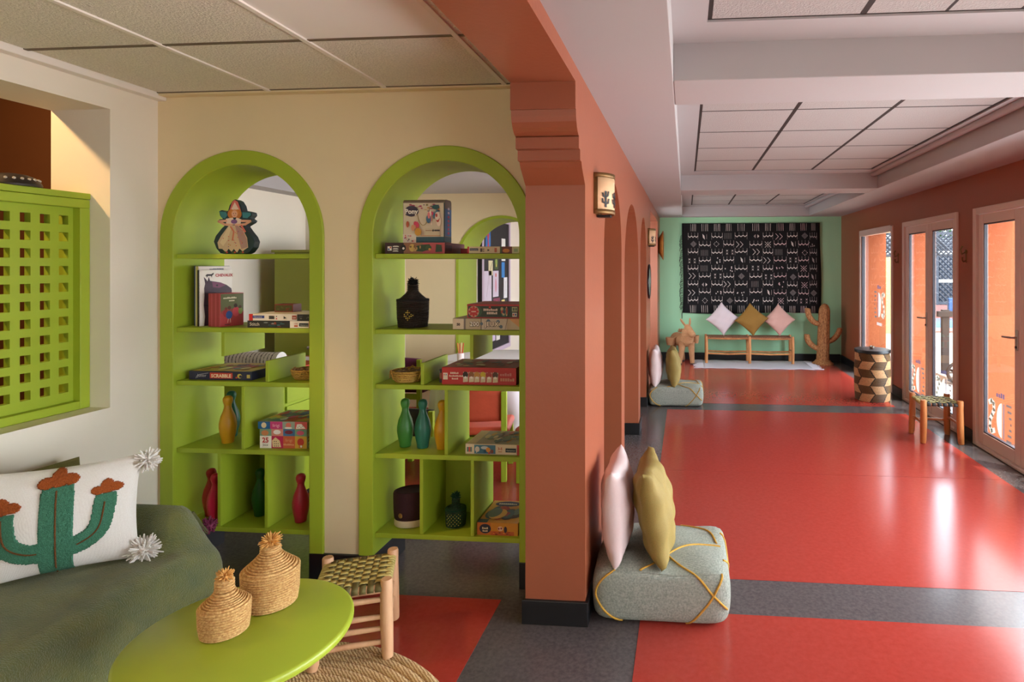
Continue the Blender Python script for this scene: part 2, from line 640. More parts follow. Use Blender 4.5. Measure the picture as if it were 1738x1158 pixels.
# ---- lounge side wall with the deep lattice opening --------------
XLB, NY0, NY1, NZ0, NZ1 = -3.06, .9, 2.603, .917, 2.348
mb = MB()
mb.box(XLB, XL, -3.1, NY0, 0, ZT).box(XLB, XL, NY1, 3.2, 0, ZT).box(XLB, XL, NY0, NY1, 0, NZ0).box(XLB, XL, NY0, NY1, NZ1, ZT)
struct(mb.build('wall_lounge', 'white_wall'), 'off-white lounge wall with deep lattice opening')
struct(MB().box(-4.8, -4.7, -.5, 3.6, 0, 3.3).build('wall_kitchen', 'brown_dark'), 'dark brown wall of the room behind the lattice')
struct(MB().box(-4.7, -3.06, 3.3, 3.4, 0, 3.3).build('wall_kitchen_far', 'brown_dark'))
struct(MB().box(-4.7, -3.06, -.5, -.4, 0, 3.3).build('wall_kitchen_near', 'brown_dark'))
struct(MB().box(-4.8, -3.06, -.5, 3.4, 3.2, 3.3).build('ceiling_kitchen', 'brown_dark'))
struct(MB().box(-3.10, -2.9, -.5, 3.4, 2.75, 3.3).build('wall_kitchen_header', 'brown_dark'))

# ---- back wall behind the photographer ---------------------------
struct(MB().box(-3.1, 3.1, -3.2, -3.0, 0, ZT).build('wall_back', 'white_wall'), 'white wall behind the photographer')

# ---- craft room behind the shelves and gallery beyond ------------
ZC2 = 2.40
mb = MB()
mb.box(-3.55, -3.4, 3.16, 5.12, 0, ZT)
struct(mb.build('wall_craft_left', 'white_wall'))
struct(MB().box(-3.4, -3.15, 5.02, 5.12, 0, ZT).build('wall_craft_jog', 'white_wall'))
struct(MB().box(-3.25, -3.15, 5.12, 6.4, 0, ZT).build('wall_craft_return', 'white_wall'))
struct(MB().box(-3.55, -2.75, 3.12, 3.18, 0, ZT).build('wall_craft_front', 'white_wall'))
AX0, AX1, AT = -2.53, -1.55, 2.12
r = (AX1 - AX0) / 2
ac = (AX0 + AX1) / 2
poly = [(-3.25, ZT), (-3.25, 0), (AX0 - .02, 0)] + arc(ac, AT - r, r + .02, r + .02, pi, 0, 32) + [(AX1 + .02, 0), (-.715, 0), (-.715, ZT)]
struct(MB().prism(poly, 'Y', 6.4, 6.95).build('wall_craft_back', 'cream'), 'cream back wall of the craft room with a lime arch')
p = [(AX0 - .03, 0)] + arc(ac, AT - r, r + .03, r + .03, pi, 0, 32) + [(AX1 + .03, 0), (AX1, 0)] + arc(ac, AT - r, r, r, 0, pi, 32) + [(AX0, 0)]
struct(MB().prism(p, 'Y', 6.39, 6.96).build('trim_3', 'lime', smooth=True, angle=30), 'lime lining of the far archway')
struct(MB().box(-2.75, -2.65, 6.95, 10.06, 0, ZT).build('wall_gallery_left', 'white_wall'))
struct(MB().box(-2.75, -.715, 9.9, 10.06, 0, ZT).build('wall_gallery_back', 'white_wall'))
struct(MB().box(-3.6, -.715, 3.18, 10.06, ZC2, ZC2 + .1).build('ceiling_craft', 'ceiling_white'))
struct(MB().box(-3.4, -3.22, 3.2, 5.02, 2.2, ZC2).build('beam_craft', 'ceiling_white'))

# ---- lounge ceiling with tiles -----------------------------------
ZL = 2.485
cl = struct(MB().box(-2.75, -.715, -3.0, 2.86, ZL + .02, ZL + .1).build('ceiling_lounge', 'dark_gap'), 'suspended tile ceiling over the lounge')
xs = [-2.70, -2.10, -1.49, -.88, -.715]
tile_me = {}
for i in range(4):
    for j in range(9):
        y1 = 2.81 - .61 * j
        y0 = y1 - .61
        smooth_panel = (i == 2 and j >= 1 and j % 3 == 1)
        MB().box(xs[i] + .004, xs[i + 1] - .004, y0 + .005, y1 - .005, ZL, ZL + .02).build('light_panel' if smooth_panel else 'ceiling_tile', 'panel_white' if smooth_panel else 'tile_beige', cl, bevel=.003, bseg=1)
for x in xs[1:4]:
    MB().box(x - .011, x + .011, -3.0, 2.81, ZL - .007, ZL + .004).build('grid_rail_gap', 'rail_white', cl)
for j in range(0, 9):  # grey strips paint the shade of the cross gaps between tiles
    y = 2.81 - .61 * j
    MB().box(-2.70, -.715, y - .009, y + .009, ZL - .003, ZL + .004).build('cross_gap_shade', 'gap_shade_grey', cl)
MB().box(-2.75, -2.70, -3.0, 2.86, ZL - .03, ZL + .02).build('edge_trim', 'rail_white', cl, bevel=.004)
MB().box(-2.75, -.715, 2.81, 2.86, ZL - .012, ZL + .02).build('edge_trim', 'cream', cl, bevel=.004)

# ---- corridor ceiling with coffers -------------------------------
ZS, ZL2, ZTILE = 2.41, 2.575, 2.585
CXL, CXR = -.055, 2.02
COFF = [(-3.0, -1.2), (-.8, 2.60), (2.99, 6.42), (6.83, 9.88)]
mb = MB()
mb.box(XA1 - .02, CXL, -3.0, 10.06, ZS, ZT).box(CXR, 2.62, -3.0, 10.06, ZS, ZT)
ed = [-3.0] + [e for c in COFF for e in c][1:] + [10.06]
for a, b in zip(ed[1::2], ed[2::2]):
    mb.box(CXL, CXR, a, b, ZS, ZT)
cc = struct(mb.build('ceiling_corridor', 'ceiling_white', bevel=.004), 'white coffered corridor ceiling')
for k, (a, b) in enumerate(COFF):
    nr = int((b - a - .3) / .6 + .01)
    t1 = b - .22 if k < 3 else b - .2
    t0 = t1 - .6 * nr
    tx0 = .092
    MB().box(CXL, tx0 - .006, a, b, ZL2, ZT - .01).build('coffer_ledge', 'ceiling_white', cc)
    MB().box(tx0 + 1.8 + .006, CXR, a, b, ZL2, ZT - .01).build('coffer_ledge', 'ceiling_white', cc)
    MB().box(tx0 - .006, tx0 + 1.806, a, t0, ZL2, ZT - .01).build('coffer_ledge', 'ceiling_white', cc)
    MB().box(tx0 - .006, tx0 + 1.806, t1, b, ZL2, ZT - .01).build('coffer_ledge', 'ceiling_white', cc)
    MB().box(tx0 - .1, tx0 + 1.9, t0 - .1, t1 + .1, ZTILE + .03, ZTILE + .05).build('coffer_backing', 'dark_gap', cc)
    MB().tube([(CXR - .045, a, ZL2 - .012), (CXR - .045, b, ZL2 - .012)], .03, 10).build('coffer_moulding', 'ceiling_white', cc, smooth=True)
    for j in range(nr + 1):  # dark strips here paint the shade in the gaps between coffer tiles
        MB().box(tx0, tx0 + 1.8, t0 + .6 * j - .006, t0 + .6 * j + .006, ZTILE - .001, ZTILE + .02).build('grid_rail_gap', 'dark_gap', cc)
    for i in range(4):
        MB().box(tx0 + .6 * i - .012, tx0 + .6 * i + .012, t0, t1, ZTILE - .001, ZTILE + .02).build('grid_rail_gap', 'dark_gap', cc)
    if k == 1:
        MB().box(1.0, 1.012, t0, t1, ZTILE - .001, ZTILE + .02).build('grid_rail_gap', 'dark_gap', cc)
    for i in range(3):
        for j in range(nr):
            MB().box(tx0 + .6 * i + .010, tx0 + .6 * i + .590, t0 + .6 * j + .004, t0 + .6 * j + .596, ZTILE, ZTILE + .02).build('ceiling_tile', 'tile_white', cc, bevel=.003, bseg=1)
# ================================================================ lounge
def sm(t):
    t = max(0., min(1., t))
    return t * t * (3 - 2 * t)

# ---- lattice screen in the opening -------------------------------
t = thing('lattice_screen', 'lime wooden lattice screen standing in the deep wall opening', 'screen', (-2.87, 1.76, .917))
PX = -2.89
mb = MB()
cols = [2.513 - .08 * i for i in range(19)]
rows = [1.025 + .0785 * k for k in range(11)]
ye = sorted([v for c in cols for v in (c - .021, c + .021)] + [.955, 2.556])
ze = sorted([v for c in rows for v in (c - .021, c + .021)] + [.957, 1.87])
for i in range(len(ye) - 1):
    for j in range(len(ze) - 1):
        if i % 2 == 1 and j % 2 == 1:
            continue
        vs = [mb.bm.verts.new((PX, y, z)) for y, z in ((ye[i], ze[j]), (ye[i + 1], ze[j]), (ye[i + 1], ze[j + 1]), (ye[i], ze[j + 1]))]
        mb.bm.faces.new(vs)
bmesh.ops.remove_doubles(mb.bm, verts=mb.bm.verts, dist=1e-5)
r = bmesh.ops.extrude_face_region(mb.bm, geom=list(mb.bm.faces))
bmesh.ops.translate(mb.bm, verts=[v for v in r['geom'] if isinstance(v, bmesh.types.BMVert)], vec=(-.03, 0, 0))
mb.build('lattice_panel', 'lime', t)
for nm, y0, y1, z0, z1 in (('stile', 2.556, 2.602, .918, 1.87), ('stile', .905, .955, .918, 1.87), ('bottom_rail', .955, 2.556, .918, .957), ('top_rail', .905, 2.602, 1.87, 1.912)):
    MB().box(-2.98, -2.853, y0, y1, z0, z1).build(nm, 'lime', t, bevel=.003)
MB().box(-2.985, -2.849, .905, 2.602, 1.9135, 1.942).build('top_board', 'lime', t, bevel=.003)
MB().box(-3.05, -2.925, .905, 2.602, .918, .94).build('sill_board', 'lime', t)
# dark beaded bowl upside down on the screen
t = thing('beaded_bowl', 'dark upturned bowl with a rim of pale beads on the lattice screen', 'bowl', (-2.93, 2.33, 1.9425))
mat('dark_leather', (40, 30, 26), .5, var=.2, vscale=20)
mat('bead_white', (190, 180, 165), .4, var=.1, vscale=20)
MB().lathe([(.098, 0), (.1, .008), (.092, .025), (.075, .042), (.05, .052), (.02, .057), (.001, .058)], 32).build('bowl_body', 'dark_leather', t, smooth=True, local=True)
for k in range(22):
    a = 2 * pi * k / 22
    MB().ball((.088 * math.cos(a), .088 * math.sin(a), .030), .0062, 8, 6).build('bead', 'bead_white', t, smooth=True, local=True)

# ---- daybed under a green throw ----------------------------------
mat('throw_green', (116, 118, 56), .95, var=.35, vscale=9, dark=(88, 100, 60), bump=.9, bscale=220, sheen=.3, detail=12)
nt = MATS['throw_green'].node_tree
mat('daybed_base', (70, 60, 48), .8, var=.2, vscale=8)
t = thing('daybed', 'low daybed along the lounge wall hidden under a green throw', 'daybed', (-2.3, 1.5, 0))
MB().box(-2.70, -2.05, .35, 2.31, .05, .40).build('mattress', 'daybed_base', t, bevel=.03)
MB().box(-2.70, -2.2, 2.24, 2.31, .40, .53).build('arm', 'daybed_base', t, bevel=.05, bseg=3)
for x in (-2.65, -2.1):
    for y in (.4, 2.15):
        MB().box(x - .02, x + .02, y - .02, y + .02, 0, .06).build('foot', 'daybed_base', t)
W, L, RR = .675, 2.02, .05
def top_z(X, Y):
    b = .15 * sm((Y - 2.175) / .13) * sm((-2.0 - X) / .13)
    return .432 + b
def edge(a, W):
    if a <= W - RR:
        return a, 0.
    q = (a - (W - RR)) / RR
    if q <= pi / 2:
        return W - RR + RR * math.sin(q), RR * (1 - math.cos(q))
    return W + .0, RR + (a - (W - RR) - RR * pi / 2)
def throw_pt(u, v):
    a = u * (W + .42)
    b = v * (L + .40)
    x, da = edge(a, W)
    y, db = edge(b, L)
    X, Y = -2.66 + x, .33 + y
    z = top_z(X, Y) - da - db
    fl = .10 * da + .012 * math.sin(b * 17 + 1.3 * math.sin(b * 5)) * min(1, da * 4)
    X += fl + (.05 * db if da > 0 else 0)
    Y += .05 * db + .010 * math.sin(a * 21) * min(1, db * 4)
    if da <= 0 and db <= 0:
        z += .003 * math.sin(X * 23 + Y * 9) + .003 * math.sin(X * 11 - Y * 19)
    z = max(z, .03 + .004 * math.sin(a * 40))
    return (X, Y, z)
th = MB().grid(throw_pt, 56, 110).build('throw_blanket', 'throw_green', smooth=True, angle=80)
md = th.modifiers.new('thick', 'SOLIDIFY')
md.thickness = .006
md.offset = 1
tag(th, 'moss green woven throw draped over the daybed', 'blanket')
mat('olive_yarn', (92, 96, 58), .95, var=.3, vscale=60)
mat('burgundy', (104, 22, 60), .8, var=.2, vscale=30)
mat('white_yarn', (232, 228, 222), .95, var=.15, vscale=80)

def spikes(c, r, n, rad, material, name, parent, lo=-1.0, jit=.25, seed=1, local=False, taper=.6, core=.45):
    rng = random.Random(seed)
    mb = MB()
    c = Vector(c)
    mb.ball(c, r * core, 10, 6)
    for i in range(n):
        z = lo + (1 - lo) * (i + .5) / n
        a = i * 2.39996 + rng.uniform(-.2, .2)
        s = math.sqrt(max(0, 1 - z * z))
        d = Vector((s * math.cos(a), s * math.sin(a), z))
        d = (d + Vector((rng.uniform(-jit, jit), rng.uniform(-jit, jit), rng.uniform(-jit, jit)))).normalized()
        e = d * r * rng.uniform(.85, 1.08)
        side = Vector((rng.uniform(-1, 1), rng.uniform(-1, 1), rng.uniform(-1, 1))) * r * .12
        mb.tube([c + d * r * .25, c + e * .65 + side * .6, c + e + side], [rad, rad, rad * taper], 5)
    return mb.build(name, material, parent, smooth=True, local=local)

# tassel of the throw at the arm end
tb = MB()
for i in range(26):
    a = i * 2.4
    rr = .012 * math.sqrt(i / 26)
    tb.tube([(-2.10 + rr * math.cos(a) * .6, 2.345 + rr * math.sin(a) * .5, .545), (-2.085 + rr * math.cos(a) * 1.5, 2.352 + rr * math.sin(a), .50), (-2.06 + rr * math.cos(a) * 2.2, 2.356 + rr * math.sin(a) * 1.2, .452 + .008 * math.sin(i))], .0042, 5)
tb.build('tassel', 'olive_yarn', th, smooth=True)

def pillow(w, h, tk, nu=26, pinch=.07, wr=.004, seed=0, pw=.5):
    mb = MB()
    for sgn in (-1, 1):
        def fn(u, v):
            a, b = 2 * u - 1, 2 * v - 1
            a2, b2 = math.sin(a * pi / 2) * .35 + a * .65, math.sin(b * pi / 2) * .35 + b * .65
            x = w / 2 * a2 * (1 - pinch * (1 - b2 * b2))
            z = h / 2 * b2 * (1 - pinch * (1 - a2 * a2))
            tt = (max(0, 1 - a2 * a2) * max(0, 1 - b2 * b2)) ** pw
            e = min(1, tt * 6)
            wk = wr * e * (math.sin(a * 7 + b * 3 + seed) + .7 * math.sin(b * 11 - a * 5 + seed * 2) + .5 * math.sin(a * 17 + seed * 3 + b * 2))
            return (x, sgn * tk / 2 * tt + wk, h / 2 + z)
        mb.grid(fn, nu, nu)
    bmesh.ops.remove_doubles(mb.bm, verts=mb.bm.verts, dist=2e-4)
    return mb
spikes((-2.06, 2.385, .47), .036, 120, .004, 'burgundy', 'pompom', th, seed=3, core=.7)
weave('olive_cloth', (110, 106, 52), (92, 88, 40), 140)
o = pillow(.42, .325, .11, seed=2, pinch=.0).build('olive_back_cushion', 'olive_cloth', smooth=True)
place(o, (-2.635, 2.16, .436), math.radians(86))
o.rotation_euler.x = -.10
tag(o, 'dark olive cushion hidden behind the white cactus cushion', 'cushion')

# ---- white cushion with a tufted cactus --------------------------
weave('white_cloth', (232, 228, 222), (222, 216, 208), 160)
mat('tuft_green', (70, 130, 102), .95, var=.35, vscale=240, dark=(46, 96, 74), bump=.6, bscale=300)
mat('tuft_rust', (168, 84, 22), .95, var=.35, vscale=240, dark=(134, 60, 14), bump=.6, bscale=300)
mat('tuft_brown', (112, 70, 22), .95, var=.35, vscale=240, dark=(84, 50, 16), bump=.6, bscale=300)
CW, CH, CT = .475, .40, .15
t = thing('cactus_cushion', 'white cushion with tufted green cactus and white pompoms on the daybed', 'cushion', (-2.345, 2.02, .441), math.radians(38), rx=-.17)
pillow(CW, CH, CT, 40, seed=1, wr=.002, pw=.55).build('cover', 'white_cloth', t, smooth=True, local=True)
def face_y(x, z):
    b2 = max(-1, min(1, (z - CH / 2) / (CH / 2)))
    a2 = max(-1, min(1, x / (CW / 2)))
    a2 = max(-1, min(1, a2 / (1 - .07 * (1 - b2 * b2))))
    b2 = max(-1, min(1, b2 / (1 - .07 * (1 - a2 * a2))))
    tt = (max(0, 1 - a2 * a2) * max(0, 1 - b2 * b2)) ** .55
    return -CT / 2 * tt
def dseg(p, a, b):
    ap, ab = (p[0] - a[0], p[1] - a[1]), (b[0] - a[0], b[1] - a[1])
    L2 = ab[0] ** 2 + ab[1] ** 2 or 1e-9
    k = max(0, min(1, (ap[0] * ab[0] + ap[1] * ab[1]) / L2))
    return math.hypot(ap[0] - ab[0] * k, ap[1] - ab[1] * k)
def dpoly(p, pts):
    return min(dseg(p, a, b) for a, b in zip(pts, pts[1:]))
def smooth_line(pts, n=6):
    out = []
    for i in range(len(pts) - 1):
        p0, p1, p2, p3 = pts[max(i - 1, 0)], pts[i], pts[i + 1], pts[min(i + 2, len(pts) - 1)]
        for k in range(n):
            s = k / n
            out.append(tuple(.5 * ((2 * p1[j]) + (-p0[j] + p2[j]) * s + (2 * p0[j] - 5 * p1[j] + 4 * p2[j] - p3[j]) * s * s + (-p0[j] + 3 * p1[j] - 3 * p2[j] + p3[j]) * s ** 3) for j in range(len(p1))))
    out.append(tuple(pts[-1]))
    return out
TR = [(.0, .03), (0, .30)]
LA = smooth_line([(-.0, .10), (-.075, .10), (-.135, .145), (-.148, .245)])
RA = smooth_line([(.0, .098), (.06, .105), (.118, .15), (.136, .255)])
def in_cactus(x, z):
    if abs(x) < .048 - .004 * sm((z - .29) / .03) and .012 < z < .325:
        return True
    if z < .25 and dpoly((x, z), LA) < .036:
        return True
    if z < .272 and dpoly((x, z), RA) < .033:
        return True
    return False
def flower(cx, cz, s):
    return lambda x, z: any(((x - cx - ox * s) / (rx * s)) ** 2 + ((z - cz - oz * s) / (rz * s)) ** 2 < 1 for ox, oz, rx, rz in ((-.03, .006, .026, .021), (.0, .026, .023, .026), (.03, .012, .026, .020), (0, .006, .03, .018)))
def tuft(name, inside, material, h, x0, x1, z0, z1, st=.0034, seed=3):
    rng = random.Random(seed)
    mb = MB()
    V = {}
    nx, nz = int((x1 - x0) / st), int((z1 - z0) / st)
    ins = {}
    for i in range(nx):
        for j in range(nz):
            ins[i, j] = inside(x0 + (i + .5) * st, z0 + (j + .5) * st)
    def vert(i, j):
        if (i, j) not in V:
            x, z = x0 + i * st, z0 + j * st
            full = all(ins.get(k, False) for k in ((i, j), (i - 1, j), (i, j - 1), (i - 1, j - 1)))
            hh = h * (rng.uniform(.6, 1.15) if full else -.15)
            x += rng.uniform(-.25, .25) * st
            z += rng.uniform(-.25, .25) * st
            V[i, j] = mb.bm.verts.new((x, face_y(x, z) - hh - .0012, z))
        return V[i, j]
    for (i, j), s in ins.items():
        if s:
            mb.bm.faces.new((vert(i, j), vert(i + 1, j), vert(i + 1, j + 1), vert(i, j + 1)))
    return mb.build(name, material, t, smooth=True, local=True, angle=60)
tuft('cactus_applique', in_cactus, 'tuft_green', .0065, -.2, .19, .005, .34)
for cx, cz, s in ((0, .332, 1.05), (-.15, .258, .98), (.138, .282, .85)):
    tuft('flower_applique', flower(cx, cz, s), 'tuft_rust', .009, cx - .07, cx + .07, cz - .03, cz + .06)
for ln in ([(0.0, .012), (.002, .12), (-.002, .31)], LA[4:-1], RA[6:-1]):
    mb = MB()
    pts = smooth_line([(p[0], p[1]) for p in ln], 3) if len(ln) < 5 else ln
    mb.tube([(x, face_y(x, z) - .0085, z) for x, z in pts], .0028, 6)
    mb.build('stitched_line', 'tuft_brown', t, smooth=True, local=True)
spikes((CW / 2 + .012, -.012, .025), .058, 150, .0042, 'white_yarn', 'pompom', t, local=True, seed=4)
spikes((CW / 2 + .014, 0, CH - .03), .048, 110, .0042, 'white_yarn', 'pompom', t, local=True, seed=5)
spikes((-CW / 2 - .012, 0, .02), .05, 90, .0042, 'white_yarn', 'pompom', t, local=True, seed=6)
spikes((-CW / 2 - .012, 0, CH - .015), .05, 90, .0042, 'white_yarn', 'pompom', t, local=True, seed=8)

# ---- round braided rug -------------------------------------------
stripes('braid_straw', (224, 194, 146), (172, 132, 86), 'DIAGONAL', 42, rough=.85, bump=.5, soft=.2, distort=4)
t = thing('braided_rug', 'round braided straw rug under the lime table and stool', 'rug', (-1.45, 1.6, .0013))
for k in range(20):
    r0 = .755 - .0375 * k
    n = max(20, int(96 * r0 / .77))
    MB().tube([(r0 * math.cos(2 * pi * i / n), r0 * math.sin(2 * pi * i / n), .0065) for i in range(n)], .0182, 8, closed=True, flat=.42).build('braid', 'braid_straw', t, smooth=True, local=True, angle=80)

# ---- lime round table --------------------------------------------
mat('table_lime', (160, 176, 52), .36, var=.05, vscale=3, bump=.01, bscale=10)
t = thing('side_table', 'round lime painted low table in front of the daybed', 'table', (-1.384, 1.737, .0155))
R0 = .315
MB().lathe([(R0 - .012, .411), (R0 - .003, .414), (R0, .421), (R0, .430), (R0 - .003, .436), (R0 - .010, .4395), (.001, .4395)], 96).build('table_top', 'table_lime', t, smooth=True, local=True)
MB().lathe([(.17, 0), (.172, .012), (.15, .022), (.045, .035), (.034, .08), (.032, .30), (.05, .385), (.11, .4105)], 40).build('pedestal', 'table_lime', t, smooth=True, local=True)

# ---- coiled straw jars -------------------------------------------
mat('coil_straw', (216, 178, 116), .75, var=.6, vscale=150, dark=(170, 122, 66), bump=.4, bscale=260, stretch=(1, 1, .6), detail=2)
mat('tuft_straw', (222, 168, 92), .9, var=.3, vscale=60)
def coil_profile(outline, pitch):
    """outline: list of (r,z); returns a ripple of half-round coils along it"""
    segs, prof = [], []
    for (r0, z0), (r1, z1) in zip(outline, outline[1:]):
        L = math.hypot(r1 - r0, z1 - z0)
        n = max(1, round(L / pitch))
        tx, tz = (r1 - r0) / L, (z1 - z0) / L
        nx, nz = tz, -tx
        for i in range(n):
            for q in range(6):
                s = (i + q / 6) / n
                hgt = (math.sin(q / 6 * pi) ** .8 - .5) * pitch * .8
                prof.append((max(.001, r0 + (r1 - r0) * s + nx * hgt), z0 + (z1 - z0) * s + nz * hgt))
    prof.append((max(.001, outline[-1][0]), outline[-1][1]))
    return prof
def straw_jar(label, loc, r, hb, hs, hn, pitch, rn, seed, body='coil_straw', tuft_m='tuft_straw', band=None, name='straw_jar', tr=.03, tn=90, group='lidded straw jars on the lime table', sx=1.0, cat='jar', tup=.55):
    t = thing(name, label, cat, loc, group=group)
    MB().lathe(coil_profile([(r * .93, .0005), (r * 1.0, hb * .35), (r * 1.03, hb)], pitch), 48, sx=sx).build('body', body, t, smooth=True, local=True, angle=70)
    if band:
        MB().lathe([(r * 1.02, hb * .98), (r * 1.06, hb * .99), (r * 1.06, hb * 1.05), (r * 1.0, hb * 1.06)], 48, sx=sx).build('rim_band', band, t, smooth=True, local=True)
    lid = MB().lathe(coil_profile([(r * .97, hb + .001), (r * .86, hb + pitch * .9), (r * .55, hb + hs * .62), (rn * 1.05, hb + hs), (rn, hb + hs + hn)], pitch), 48, sx=sx).build('lid', body, t, smooth=True, local=True, angle=70)
    spikes((0, 0, hb + hs + hn + tr * .35), tr, tn, .0022, tuft_m, 'tuft', lid, lo=-.35, jit=.45, seed=seed, local=True)
    return t
straw_jar('smaller coiled straw jar with tufted lid on the lime table', (-1.437, 1.728, .4555), .067, .088, .040, .034, .0078, .024, 11, tr=.026)
straw_jar('larger coiled straw jar with tufted lid on the lime table', (-1.402, 1.886, .4555), .083, .122, .050, .022, .0082, .028, 12, tr=.034)

# ---- stools with plaited seats -----------------------------------
mat('seat_straw', (214, 196, 122), .7, var=.35, vscale=40, dark=(180, 160, 90), bump=.5, bscale=150)
mat('seat_olive', (106, 92, 48), .8, var=.3, vscale=40, dark=(84, 78, 36))
mat('seat_black', (52, 48, 44), .8, var=.3, vscale=40)
def stool(name, label, loc, rz, w, h, wood, lr, rungs, n=7, dark='seat_olive', group='wooden stools with plaited seats', flip=False):
    t = thing(name, label, 'stool', loc, rz, group)
    k = w / 2
    for sx in (-1, 1):
        for sy in (-1, 1):
            x, y = sx * k, sy * k
            pts = [(x * 1.05, y * 1.05, 0), (x * 1.03, y * 1.03, h * .06), (x, y, h * .45), (x * .99, y * .99, h * .8), (x, y, h * .98), (x, y, h)]
            MB().tube(pts, [lr * .85, lr, lr * 1.12, lr * 1.05, lr * 1.02, lr * .9], 12).build('leg', wood, t, smooth=True, local=True, angle=50)
    for (ax, side, z, rr) in rungs:
        a = [(-k, side * k, z * h), (0, side * k, z * h + .003), (k, side * k, z * h)]
        if ax == 'y':
            a = [(p[1], p[0], p[2]) for p in a]
        MB().tube(a, [rr * .8, rr, rr * .8], 10).build('rung', wood, t, smooth=True, local=True)
    zs = h * .90
    for s in (-1, 1):
        MB().tube([(-k, s * k, zs), (k, s * k, zs)], .0125, 10).build('seat_rail', wood, t, smooth=True, local=True)
        MB().tube([(s * k, -k, zs), (s * k, k, zs)], .0125, 10).build('seat_rail', wood, t, smooth=True, local=True)
    # plaited straps: straw ones run one way, darker ones the other
    nn = (n, max(5, int(n * .75)))
    span = w - 2 * lr * .7
    for d in (0, 1):
        for i in range(nn[d]):
            ww, wo = span / nn[d], span / nn[1 - d]
            c = -k + lr * .7 + ww * (i + .5)
            hw = ww * (.485 if d == 0 else .42)
            pts = []
            m = nn[1 - d] * 4
            for j in range(m + 1):
                s = -k + w * j / m
                ph = int((s + k - lr * .7) / wo)
                under = ((ph + i) % 2 == 0) if d == 0 else ((i + ph) % 2 != 0)
                ov = (-.0030 if under else .0030)
                edge_f = 1 if .06 < j / m < .94 else .2
                pts.append((s, zs + .0135 + ov * edge_f))
            pts = [(-k - .0145, zs - .012), (-k - .0145, zs + .004), (-k - .006, zs + .0125)] + pts[1:-1] + [(k + .006, zs + .0125), (k + .0145, zs + .004), (k + .0145, zs - .012)]
            mb = MB()
            vs = []
            for s, z in pts:
                a = (s, c - hw, z)
                b = (s, c + hw, z)
                if d ^ flip:
                    a, b = (a[1], a[0], a[2]), (b[1], b[0], b[2])
                vs.append((mb.bm.verts.new(a), mb.bm.verts.new(b)))
            for (a, b), (e, f) in zip(vs, vs[1:]):
                mb.bm.faces.new((a, b, f, e))
            o = mb.build('seat_strap', 'seat_straw' if d == 0 else dark, t, smooth=True, local=True, angle=80)
            md = o.modifiers.new('thick', 'SOLIDIFY')
            md.thickness = .0022
    return t
R8 = [('x', -1, .74, .012), ('x', -1, .52, .0115), ('x', -1, .37, .0115), ('x', 1, .70, .011), ('x', -1, .20, .012), ('x', 1, .42, .011), ('y', 1, .56, .011), ('y', -1, .56, .011), ('y', 1, .34, .011), ('y', -1, .34, .011)]
stool('plaited_stool', 'low pale wood stool with olive and straw plaited seat beside the lime table', (-1.375, 2.36, .0185), math.radians(22), .262, .315, 'pale_wood', .0225, R8, 11)
# ================================================================ shelf units and what stands on them
SZ = [1.645, 1.262, .983, .632, .228]
TOP = [z + .0125 for z in SZ]
units = [('lime built-in shelves in the arch beside the lounge corner', ARCHES[0], [-2.419, -2.16], [-2.287], -2.400, -2.155),
         ('lime built-in shelves in the arch beside the corbelled pillar', ARCHES[1], [-1.330, -1.066], [-1.201], -1.070, -1.325)]
for lab, (cx, ri, ro), low, mid, hang, stub in units:
    t = thing('shelf_unit', lab, 'shelves', (cx, 3.1, .216), group='lime shelf units in the arches')
    x0, x1 = cx - ri + .001, cx + ri - .001
    for z in SZ:
        MB().box(x0, x1, 2.868, 3.172, z - .012, z + .012).build('shelf', 'lime', t, bevel=.002)
    D = .009
    for x in low:
        MB().box(x - D, x + D, 2.872, 3.17, SZ[4] + .0125, SZ[3] - .0125).build('divider', 'lime', t, bevel=.002)
    for x in mid:
        MB().box(x - D, x + D, 2.872, 3.17, SZ[3] + .0125, SZ[2] - .0125).build('divider', 'lime', t, bevel=.002)
    MB().box(hang - D, hang + D, 2.874, 3.17, 1.125, SZ[1] - .0125).build('hanging_divider', 'lime', t, bevel=.002)
    MB().box(stub - D, stub + D, 2.872, 3.17, SZ[2] + .0125, 1.105).build('low_divider', 'lime', t, bevel=.002)
    MB().box(low[0] + D, low[1] - D, 3.155, 3.17, SZ[4] + .0125, SZ[3] - .0125).build('back_panel', 'lime', t)

def colour(rgb, rough=.45):
    n = 'card_%d_%d_%d' % tuple(rgb)
    return n if n in MATS else (mat(n, rgb, rough, var=.05, vscale=12) and n)

def game_box(name, label, X0, X1, Yf, depth, z0, h, rgb, front=(), top=(), side=(), rz=0, group='board games on the lime shelves', top_rgb=None, cat='game box'):
    w = X1 - X0
    t = thing(name, label, cat, (X0, Yf, z0), rz, group)
    MB().box(0, w, 0, depth, 0, h).build('box_body', colour(rgb), t, bevel=.0015, local=True)
    if front:
        art(t, 'printed_front', plane_m((0, 0, 0), (1, 0, 0), (0, 0, 1)), [('r', .001, .001, w - .001, h - .001, rgb)] + list(front))
    if top:
        art(t, 'printed_top', plane_m((0, 0, h), (1, 0, 0), (0, 1, 0)), top)
    if side:
        art(t, 'printed_side', plane_m((w, 0, 0), (0, 1, 0), (0, 0, 1)), side)
    return t

